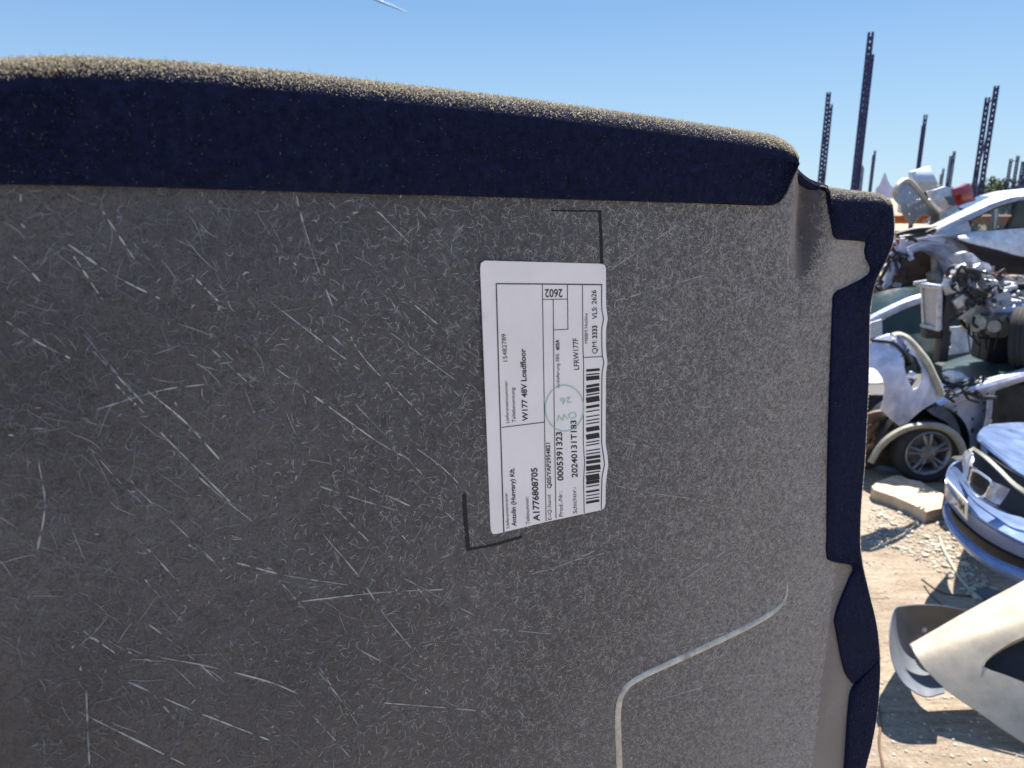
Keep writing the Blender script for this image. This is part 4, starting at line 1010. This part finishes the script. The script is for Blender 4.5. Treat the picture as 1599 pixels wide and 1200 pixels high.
finish("wiring_hose", bm, m_dark, car3)
bm = bmesh.new()
tube(bm, [UP(1400, 368, .2), UP(1430, 360, .15), UP(1452, 358, .15), UP(1470, 352, .2)], .045, 8, 12); tube(bm, [UP(1405, 372, .1), UP(1440, 366, .1), UP(1462, 358, .1)], .03, 8, 12)
finish("scuttle_hose", bm, m_black, car3)
shell("arch_back", [(1388, 450), (1390, 420), (1405, 398), (1440, 386), (1480, 396), (1492, 420), (1494, 455)], fY(YU + .42), m_brown, car3, step=10, t=.03)
bm = bmesh.new(); cyl(bm, UP(1460, 395, .3), UP(1461, 432, .3), .05, seg=14); cyl(bm, UP(1457, 425, .25), UP(1463, 440, .25), .09, seg=14); finish("strut", bm, m_tan, car3)
bm = bmesh.new(); box(bm, Vector((ac.x + 2.0, YU + .85, 1.15)), (4.2, 1.2, .45), None, .08); finish("body_shell", bm, m_dark, car3)
for kx in (-.1, 2.4):
    tr = empty("steel_trestle", Vector((ac.x + kx, YU + .8, 0)), "black steel trestle under the front of the raised silver car" if kx < 0 else "black steel trestle under the rear of the raised silver car", "trestle", "trestles under the raised car")
    bm = bmesh.new(); box(bm, Vector((ac.x + kx, YU + .8, .87)), (.12, 1.5, .1), None, .01); finish("beam", bm, m_dark, tr)
    for sy in (-.65, .65):
        for sx in (-.2, .2):
            bm = bmesh.new(); cyl(bm, Vector((ac.x + kx + sx, YU + .8 + sy, 0)), Vector((ac.x + kx, YU + .8 + sy, .84)), .03, seg=8); finish("leg", bm, m_dark, tr)

# broken lamp unit hanging between the raised car and the engine
lam = empty("broken_headlamp", at_Y(1515, 410, 9.6), "broken pale headlamp unit lying between the engine and the raised silver car", "headlamp")
shell("housing", [(1487, 404), (1500, 396), (1512, 393), (1522, 398), (1530, 408), (1543, 414), (1553, 424), (1548, 428), (1530, 422), (1516, 421), (1503, 415)], lambda x, y: at_Y(x, y, 9.6 + .06 * math.sin(x * .2)), m_primer, lam, step=4, t=.10)
shell("lens", [(1509, 396), (1520, 396), (1533, 408), (1545, 412), (1552, 421), (1545, 422), (1528, 414), (1514, 406)], lambda x, y: at_Y(x, y, 9.53 + .03 * math.sin(x * .35)), m_white, lam, step=3, t=.03)
bm = bmesh.new(); box(bm, at_Y(1515, 440, 9.65), (.5, .3, .25), None, .03); finish("bracket", bm, m_black, lam)

# ------------------------------------------------------------------ rack shelf with orange beams and the loose parts on it
rk = empty("pallet_rack", Vector((at_Y(1440, 340, 12.6).x, 12.6, 0)), "low pallet rack with orange beams behind the raised silver car", "rack")
L0, L1 = at_Y(1370, 336, 13.2), at_Y(1660, 341, 12.4); L1.z = L0.z
ea = (L1 - L0); ea.z = 0; EL = ea.length; ea.normalize(); ed = Vector((-ea.y, ea.x, 0))
rot = Matrix((ea, ed, Vector((0, 0, 1)))).transposed()
zs = L0.z
for dep, zz, hh in ((0, zs - .07, .14), (.02, zs - .33, .13), (1.0, zs - .07, .14)):
    bm = bmesh.new(); box(bm, L0 + ea * EL / 2 + ed * dep + Vector((0, 0, zz - zs)), (EL, .05, hh), rot, .008)
    box(bm, L0 + ea * EL / 2 + ed * (dep - .03) + Vector((0, 0, zz - zs + hh * .36)), (EL, .03, .03), rot, .004); finish("beam", bm, m_orange, rk)
bm = bmesh.new(); box(bm, L0 + ea * EL / 2 + ed * .5 + Vector((0, 0, -.015)), (EL - .1, .92, .03), rot); finish("deck", bm, m_brown, rk)
bm = bmesh.new(); box(bm, L0 + ea * EL / 2 + ed * .9 + Vector((0, 0, -.75)), (EL - .1, .05, .6), rot); finish("back_board", bm, m_orange, rk)
for s in (.02, EL - .02):
    for dep in (0, 1.0):
        bm = bmesh.new(); q = L0 + ea * s + ed * dep; box(bm, Vector((q.x, q.y, zs / 2 - .1)), (.09, .09, zs - .2), rot); finish("post", bm, m_post, rk)
YS = 12.3
gi = [(1395, 300), (1398, 292), (1404, 285), (1412, 281), (1421, 283), (1428, 289), (1440, 303), (1455, 322), (1468, 335), (1476, 344), (1471, 345), (1458, 337), (1446, 333), (1436, 337), (1430, 346), (1426, 352), (1418, 345), (1411, 336), (1405, 320), (1397, 311)]
slots = [[(1418 + k * 3.6, 318 - k * 1.7), (1419.6 + k * 3.6, 317.3 - k * 1.7), (1421 + k * 3.6, 322 - k * 1.7), (1419.4 + k * 3.6, 322.7 - k * 1.7)] for k in range(6)] + [circ(1406, 322, 2.2, 8), circ(1422, 301, 1.5, 6), circ(1432, 326, 1.4, 6), circ(1439, 323, 1.4, 6), circ(1445, 321, 1.4, 6), circ(1421, 334, 1.6, 6)]
gw = empty("inner_wing_panel", at_Y(1435, 345, 11.2), "grey inner wing panel with slots, tipped up against the parts behind the carpet corner", "car panel")
gf = lambda x, y: at_Y(x, y, 11.2 + .0022 * (x - 1395) + .0009 * (y - 310) ** 2 * .15)
shell("pressed_panel", gi, gf, m_primer, gw, holes=slots, step=3, t=.02)
ge = [(1397, 302), (1401, 291), (1410, 283), (1420, 283), (1428, 290), (1440, 304), (1455, 323), (1468, 336), (1475, 344)]
bm = bmesh.new(); tube(bm, [gf(x, y) + Vector((0, -.02, 0)) for x, y in ge], .03, 8, 30, rfun=lambda t: .045 * (1 - .55 * t)); finish("flange", bm, m_champ, gw)
bm = bmesh.new(); tube(bm, [gf(x, y) + Vector((0, -.01, 0)) for x, y in [(1430, 347), (1436, 338), (1446, 334), (1458, 338)]], .02, 6, 12); finish("arch_flange", bm, m_primer, gw)
# tilted white panel
wp = empty("white_door_skin", at_Y(1445, 300, YS), "tilted white square panel on top of the pile in front of the sky", "car panel")
shell("skin", [(1425, 268.5), (1437, 264.5), (1452, 260), (1458, 270), (1466, 288), (1462, 292), (1444, 299), (1432, 301), (1428, 288)], lambda x, y: at_Y(x, y, YS + .003 * (x - 1440) + .0005 * (y - 280) ** 2), mat("pale_blue_grey_paint", (.42, .48, .56), .4, .1, .5, var=.08), wp, step=4, t=.12)
bm = bmesh.new(); tube(bm, [at_Y(1428, 268, YS + .0), at_Y(1431, 285, YS), at_Y(1436, 301, YS)], .025, 6, 8); finish("edge_fold", bm, m_white, wp)
# white bumper with red lamp
wb = empty("white_tail_panel", at_Y(1485, 330, YS), "white tail panel with a dark red lamp lying above the silver pillar", "car panel")
shell("skin", [(1452, 299), (1460, 297), (1478, 291), (1492, 294), (1500, 300), (1504, 312), (1494, 323), (1478, 328), (1464, 318), (1456, 308)], lambda x, y: at_Y(x, y, YS + .1 + .0009 * ((x - 1475) ** 2) * .12 + .0009 * (y - 310) ** 2 * .2), m_white, wb, step=4, t=.1)
shell("tail_lamp", [(1492, 295), (1505, 291), (1514, 286), (1519, 291), (1521, 304), (1519, 313), (1506, 321), (1494, 324), (1493, 310)], lambda x, y: at_Y(x, y, YS + .02 + .0012 * (x - 1503) ** 2 * .2 + .0012 * (y - 305) ** 2 * .15), m_red, wb, step=3, t=.12)
shell("lamp_backing", [(1477, 307), (1492, 307), (1493, 322), (1484, 320)], lambda x, y: at_Y(x, y, YS - .06), m_liner, wb, step=4, t=.04)
bm = bmesh.new(); tube(bm, [at_Y(1453, 300, YS), at_Y(1459, 312, YS - .02), at_Y(1468, 322, YS)], .03, 8, 10); finish("edge_fold", bm, m_white, wb)
# dark scraps under and between
sc = empty("black_trim_pile", at_Y(1460, 325, YS + .4), "black plastic trim scraps wedged between the white panels", "trim")
shell("strip", [(1442, 301), (1462, 292), (1473, 289), (1476, 293), (1456, 302), (1450, 312), (1444, 308)], lambda x, y: at_Y(x, y, YS + .35), m_black, sc, step=5, t=.08)
bm = bmesh.new(); box(bm, at_Y(1465, 322, YS + .6), (1.2, .4, .25), None, .05); finish("moulding", bm, m_white, sc)
# pale fin shaped wing tip far left
fin = [(1370, 296), (1378, 285), (1384, 270), (1387, 281), (1392, 290), (1402, 297), (1400, 310), (1370, 310)]
shell("wing_tip", fin, lambda x, y: at_Y(x, y, 13.6 + .002 * (x - 1384) ** 2 * .1), mat("pale_lilac_paint", (.5, .5, .62), .4, .1, .5, var=.1), None, step=3, t=.05)
tag(bpy.data.objects["wing_tip"], "pale pointed wing tip sticking up behind the carpet corner", "car panel")

# ------------------------------------------------------------------ blue front end at the right
bl = empty("blue_front_end", at_z(1560, 900, 0), "light blue car front with chrome grille and number plate at the right edge", "car")
skin_rows = [[(1506, 716, 4.95), (1491, 722, 4.90), (1481, 733, 4.80), (1478, 748, 4.66), (1486, 768, 4.5), (1506, 791, 4.35), (1540, 818, 4.2), (1599, 850, 4.05), (1700, 890, 3.9)],
             [(1508, 714, 5.05), (1498, 722, 5.0), (1492, 736, 4.86), (1493, 752, 4.72), (1506, 772, 4.56), (1532, 794, 4.42), (1562, 811, 4.3), (1605, 830, 4.16), (1700, 865, 4.0)],
             [(1512, 712, 5.15), (1508, 722, 5.1), (1506, 738, 4.98), (1510, 754, 4.85), (1522, 770, 4.72), (1545, 787, 4.6), (1572, 802, 4.45), (1610, 816, 4.3), (1700, 845, 4.15)]]
loft("bumper_skin", [[at_Y(*p) for p in r] for r in skin_rows], m_blue, bl, 40, 16, .012)
low_rows = [[(1479, 746, 4.665), (1477, 752, 4.63), (1487, 772, 4.49), (1507, 794, 4.345), (1541, 821, 4.195), (1599, 853, 4.045), (1700, 894, 3.9)],
            [(1479, 766, 4.66), (1477, 776, 4.62), (1490, 797, 4.5), (1512, 820, 4.36), (1545, 845, 4.22), (1599, 872, 4.07), (1700, 910, 3.92)]]
loft("bumper_band", [[at_Y(*p) for p in r] for r in low_rows], mat("greyish_blue_paint", (.24, .28, .40), .3, .3, .5, coat=.6), bl, 40, 8, .012)  # band in a greyer, paler blue than the skin above
grl_rows = [[(1480, 768, 4.72), (1492, 798, 4.58), (1514, 822, 4.44), (1548, 848, 4.3), (1599, 873, 4.15), (1700, 910, 4.0)],
            [(1482, 798, 4.74), (1494, 826, 4.6), (1516, 850, 4.46), (1550, 874, 4.32), (1599, 895, 4.18), (1700, 930, 4.0)]]
loft("lower_grille", [[at_Y(*p) for p in r] for r in grl_rows], mat("dusty_grille_plastic", (.07, .065, .06), .6, 0, .3, var=.3, vscale=20), bl, 30, 6, .02)
lip_rows = [[(1476, 784, 4.62), (1480, 802, 4.52), (1492, 824, 4.4), (1516, 848, 4.28), (1550, 872, 4.16), (1599, 893, 4.04), (1700, 925, 3.9)],
            [(1477, 792, 4.58), (1481, 812, 4.47), (1494, 833, 4.36), (1518, 858, 4.24), (1552, 883, 4.12), (1599, 903, 4.0), (1700, 936, 3.87)],
            [(1480, 800, 4.62), (1486, 820, 4.52), (1499, 841, 4.4), (1522, 865, 4.28), (1555, 888, 4.16), (1599, 909, 4.04), (1700, 940, 3.9)]]
loft("bumper_lip", [[at_Y(*p) for p in r] for r in lip_rows], m_blue, bl, 36, 10, .02)
# number plate
pa, pb, pc, pd_ = at_Y(1479, 749, 4.61), at_Y(1511, 785, 4.28), at_Y(1510, 813, 4.28), at_Y(1479, 776, 4.61)
bm = bmesh.new(); n_ = 8; rows_ = []
nrm = (pb - pa).cross(pd_ - pa).normalized()
if nrm.dot(CAM - pa) < 0: nrm = -nrm
def plate(s, t, off=0): return pa.lerp(pb, s).lerp(pd_.lerp(pc, s), t) + nrm * off
for f in ([(0, 0), (1, 0), (1, 1), (0, 1)],): bm.faces.new([bm.verts.new(plate(s, t)) for s, t in f])
solidify(bm, .006, -nrm)
npl = finish("number_plate", bm, m_plate, bl, smooth=False); npl['label'] = "pale yellowish number plate"
def plate_text(s, s0, s1, t0, t1):
    cu = bpy.data.curves.new("lettering", 'FONT'); cu.body = s; cu.size = 1; cu.offset = .02
    ob = bpy.data.objects.new("lettering", cu); COL.objects.link(ob)
    me = bpy.data.meshes.new_from_object(ob.evaluated_get(bpy.context.evaluated_depsgraph_get()))
    bpy.data.objects.remove(ob); bpy.data.curves.remove(cu)
    xs = [v.co.x for v in me.vertices]; x0, x1 = min(xs), max(xs); bm = bmesh.new()
    vv = [bm.verts.new(plate(s0 + (s1 - s0) * (v.co.x - x0) / (x1 - x0), t1 + (t0 - t1) * v.co.y / .72, .002)) for v in me.vertices]
    for p in me.polygons:
        try: bm.faces.new([vv[i] for i in p.vertices])
        except ValueError: pass
    bpy.data.meshes.remove(me)
    return finish("plate_lettering", bm, m_ink, npl, smooth=False, normals=False)
plate_text("LHM", .38, .90, .22, .78)
# kidney grille: chrome ring and dark mesh, twice
def kidney(pts_, Y, label=None):
    ring = [at_Y(x, y, Y + dy) for x, y, dy in pts_]; c = sum(ring, Vector()) / len(ring)
    k = bpy.data.objects.new("grille", None); COL.objects.link(k); k.parent = bl; k.matrix_parent_inverse = bl.matrix_world.inverted()
    bm = bmesh.new(); tube(bm, ring + [ring[0]], .008, 8, 48); o = finish("chrome_ring", bm, m_chrome, k)
    bm = bmesh.new(); bm.faces.new([bm.verts.new(p.lerp(c, .03) + Vector((.03, .06, 0))) for p in ring]); solidify(bm, .02, Vector((0, 1, 0)))
    for q in range(1, 9):
        a, b = ring[0].lerp(ring[2], q / 9), ring[6].lerp(ring[4], q / 9); tube(bm, [a.lerp(c, .1) + Vector((.02, .03, 0)), b.lerp(c, .1) + Vector((.02, .03, 0))], .004, 5)
    finish("slats", bm, m_black, k)
kidney([(1519, 734, 0), (1530, 738, -.05), (1548, 752, -.18), (1546, 762, -.2), (1538, 775, -.16), (1527, 773, -.1), (1515, 758, 0)], 4.42)
loft("grille_surround", [[at_Y(*p) for p in [(1506, 712, 4.82), (1511, 705, 4.80), (1519, 706, 4.74), (1521, 718, 4.66)]], [at_Y(*p) for p in [(1506, 724, 4.78), (1510, 722, 4.72), (1516, 724, 4.64), (1519, 732, 4.56)]], [at_Y(*p) for p in [(1508, 738, 4.72), (1510, 740, 4.66), (1513, 744, 4.58), (1515, 752, 4.5)]]], m_silver, bl, 16, 10, .01)
loft("grille_surround", [[at_Y(*p) for p in [(1549, 752, 4.23), (1556, 755, 4.24), (1566, 759, 4.28), (1576, 764, 4.32)]], [at_Y(*p) for p in [(1546, 764, 4.22), (1552, 768, 4.22), (1560, 772, 4.26), (1568, 776, 4.3)]], [at_Y(*p) for p in [(1539, 776, 4.24), (1544, 781, 4.24), (1552, 785, 4.28), (1560, 787, 4.32)]]], m_silver, bl, 16, 10, .01)
loft("front_panel", [[at_Y(*p) for p in [(1520, 700, 4.9), (1545, 712, 4.75), (1599, 745, 4.5), (1700, 790, 4.3)]], [at_Y(*p) for p in [(1512, 730, 4.85), (1540, 770, 4.62), (1599, 815, 4.4), (1700, 850, 4.2)]]], m_black, bl, 16, 6, .02)
loft("seal", [[at_Y(*p) for p in [(1512, 704, 4.7), (1522, 700, 4.72), (1540, 712, 4.6), (1565, 735, 4.45), (1592, 760, 4.3), (1640, 790, 4.2)]], [at_Y(*p) for p in [(1514, 708, 4.68), (1522, 705, 4.7), (1538, 717, 4.58), (1562, 740, 4.43), (1590, 766, 4.28), (1640, 797, 4.18)]]], m_strip, bl, 24, 4, .012)
bon = [[(1546, 663, 5.9), (1570, 661, 5.95), (1600, 660, 6.0), (1700, 662, 6.0)], [(1534, 670, 5.5), (1562, 676, 5.5), (1600, 684, 5.5), (1700, 700, 5.5)],
       [(1528, 680, 5.1), (1552, 694, 5.05), (1600, 716, 4.95), (1700, 760, 4.8)], [(1531, 689, 4.9), (1556, 710, 4.75), (1600, 741, 4.6), (1700, 790, 4.4)], [(1534, 693, 4.95), (1560, 716, 4.8), (1600, 748, 4.66), (1700, 797, 4.46)]]
loft("bonnet", [[at_Y(*p) for p in r] for r in bon], m_blue, bl, 30, 24, .012)
bm = bmesh.new(); box(bm, at_Y(1640, 790, 5.3), (1.1, 1.0, .5), None, .06); finish("body_shell", bm, m_dark, bl)
bw = at_Y(1660, 800, 5.2); bw.z = .31
wheel_parts(bw, (0, -1, 0), .31, .2, .2, bl)

# ------------------------------------------------------------------ champagne bumper and arch liner in the foreground
cb = empty("champagne_bumper", at_z(1560, 1130, 0), "champagne silver bumper lying on the sandy ground at the lower right", "bumper")
C = lambda r: [at_Y(*p) for p in r]
def plane_fn(x, y):
    """height above the ground: nearly level at the top edge, then rolling over and down towards the camera"""
    e = max(0, (y - 1006) + (x - 1422) * .56)          # pixels below the top edge
    e1 = 14 + .22 * (x - 1422)
    sp = 9 * math.log(1 + math.exp(min(60, (e - e1) / 9)))
    z = .30 + .0015 * (x - 1422) - .0005 * e - .0019 * sp
    return at_z(x, y, max(.03, z) )
outl = [(1422, 1006), (1450, 990), (1500, 961), (1550, 933.5), (1585, 915), (1650, 880), (1720, 846), (1720, 1240), (1660, 1200), (1599, 1160), (1565, 1138), (1530, 1113), (1500, 1093), (1478, 1077), (1462, 1062), (1444, 1043), (1430, 1022)]
opening = [(1534, 1040), (1540, 1030), (1552, 1019), (1575, 1004), (1600, 992), (1640, 976), (1680, 975), (1680, 1100), (1640, 1085), (1600, 1066), (1572, 1055), (1548, 1047)]
shell("bumper_skin", outl, plane_fn, m_champ, cb, holes=[opening], step=5, t=.008, off=Vector((.02, .6, -.6)).normalized(), angle=70)
shell("intake_back", [(x + (x - 1600) * .12, y + (y - 1040) * .12) for x, y in opening], lambda x, y: plane_fn(x, y) + Vector((.02, .10, -.09)), m_black, cb, step=12, t=.02)
loft("intake_edge", [[plane_fn(x, y) + Vector((0, -.004, .003)) for x, y in opening[:6]], [plane_fn(x + 3, y + 4) + Vector((.01, .05, -.05)) for x, y in opening[:6]]], m_champ, cb, 24, 5, .006)
ln_o = [(1512, 953, 3.72), (1475, 946, 3.72), (1440, 944, 3.70), (1408, 946, 3.66), (1396, 952, 3.6), (1390, 975, 3.5), (1389, 1005, 3.4), (1394, 1035, 3.3), (1406, 1062, 3.22), (1425, 1080, 3.17), (1448, 1090, 3.15), (1476, 1084, 3.16)]
ln_m = [(1508, 962, 3.82), (1475, 962, 3.84), (1445, 964, 3.84), (1422, 970, 3.80), (1412, 980, 3.74), (1408, 1000, 3.64), (1408, 1020, 3.52), (1413, 1040, 3.42), (1424, 1056, 3.34), (1440, 1066, 3.3), (1456, 1070, 3.28), (1476, 1068, 3.27)]
ln_i = [(1500, 985, 3.86), (1478, 985, 3.88), (1456, 988, 3.9), (1440, 994, 3.88), (1430, 1002, 3.82), (1426, 1014, 3.72), (1427, 1026, 3.62), (1430, 1036, 3.52), (1438, 1046, 3.45), (1448, 1052, 3.4), (1460, 1054, 3.37), (1474, 1052, 3.36)]
al = empty("arch_liner", at_z(1400, 1060, 0), "dark grey curved wheel arch liner standing beside the champagne bumper", "arch liner")
lo = loft("liner_shell", [C(ln_o), C(ln_m), C(ln_i)], m_liner, al, 44, 14, .006)
bm = bmesh.new(); p = at_Y(1444, 984, 3.75); lathe(bm, p, (0, -1, .1), [(-.01, .008), (.002, .016), (.006, .012), (.007, .001)], 12); finish("clip", bm, m_white, al)

# ------------------------------------------------------------------ slab, gravel, debris
top_ = [(1362, 760), (1372, 752), (1384, 748), (1396, 743), (1406, 743), (1420, 749), (1438, 752), (1450, 760), (1464, 766), (1480, 776), (1484, 792), (1456, 797), (1448, 800), (1430, 790), (1412, 782), (1398, 776), (1380, 770), (1366, 765)]
pts, tris = cdt(top_, (), 4)
bm = bmesh.new(); vs = {}
for tr in tris:
    for i in tr:
        if i not in vs: vs[i] = bm.verts.new(at_z(*pts[i], .10 + .004 * math.sin(pts[i][0] * .21) * math.sin(pts[i][1] * .3)))
    bm.faces.new([vs[i] for i in tr])
solidify(bm, .13, Vector((0.03, .1, -1)).normalized())
bmesh.ops.recalc_face_normals(bm, faces=bm.faces[:])
tag(finish("stone_slab", bm, m_slab, angle=30), "rough tan stone slab lying in front of the alloy wheel", "slab")
rn = random.Random(9)
bm = bmesh.new()
gpoly = [(1360, 800), (1400, 780), (1450, 805), (1480, 800), (1500, 850), (1540, 900), (1560, 930), (1520, 940), (1480, 900), (1440, 880), (1400, 860), (1350, 850)]
gc = 0
while gc < 1500:
    if gc < 1050:
        x, y = rn.uniform(1350, 1560), rn.uniform(780, 940)
        if not inside(gpoly, x, y): continue
        sz = rn.uniform(.004, .014) if rn.random() < .93 else rn.uniform(.015, .03)
    else:
        x, y = rn.uniform(1340, 1620), rn.uniform(745, 1250); sz = rn.uniform(.003, .010)
    gc += 1
    p = at_z(x, y, 0); r = bmesh.ops.create_icosphere(bm, subdivisions=1, radius=sz)
    sx, sy, szz = rn.uniform(.7, 1.4), rn.uniform(.7, 1.4), rn.uniform(.4, .8); an = rn.uniform(0, 6.28)
    M = Matrix.Translation(p + Vector((0, 0, sz * .3))) @ Matrix.Rotation(an, 4, 'Z') @ Matrix.Diagonal((sx, sy, szz, 1))
    for v_ in r['verts']: v_.co = M @ (v_.co * rn.uniform(.8, 1.15))
gv = finish("gravel", bm, m_stone, smooth=False, normals=False); gv['kind'] = 'stuff'; gv['label'] = 'loose gravel and crumbs scattered over the sandy concrete'
def rod(name, pl, r, m, label, cat, z=None):
    bm = bmesh.new(); tube(bm, [at_z(x, y, z or r) for x, y in pl], r, 8, 24); tag(finish(name, bm, m), label, cat)
rod("metal_rod", [(1468, 840), (1474, 858), (1486, 880), (1500, 903), (1516, 922), (1534, 938)], .012, m_strip, "thin grey rod lying on the gravel below the blue bumper", "rod")
rod("twig", [(1372, 1100), (1376, 1130), (1374, 1160), (1380, 1200), (1384, 1240)], .006, m_brown, "thin dry twig on the sand beside the carpet edge", "twig")
rod("wire", [(1440, 905), (1470, 925), (1500, 930), (1540, 932)], .005, m_brown, "thin rusty wire curling over the sand near the grey rod", "wire")
rod("wire", [(1444, 915), (1455, 930), (1472, 945)], .005, m_brown, "short rusty wire just above the arch liner", "wire")
bm = bmesh.new(); q = [at_z(x, y, .02) for x, y in [(1522, 922), (1545, 917), (1566, 926), (1552, 936), (1530, 934)]]
bm.faces.new([bm.verts.new(p) for p in q]); solidify(bm, .02, Vector((0, 0, -1)))
tag(finish("plastic_scrap", bm, m_liner, smooth=False), "flat grey plastic scrap beside the rod under the blue bumper", "scrap")
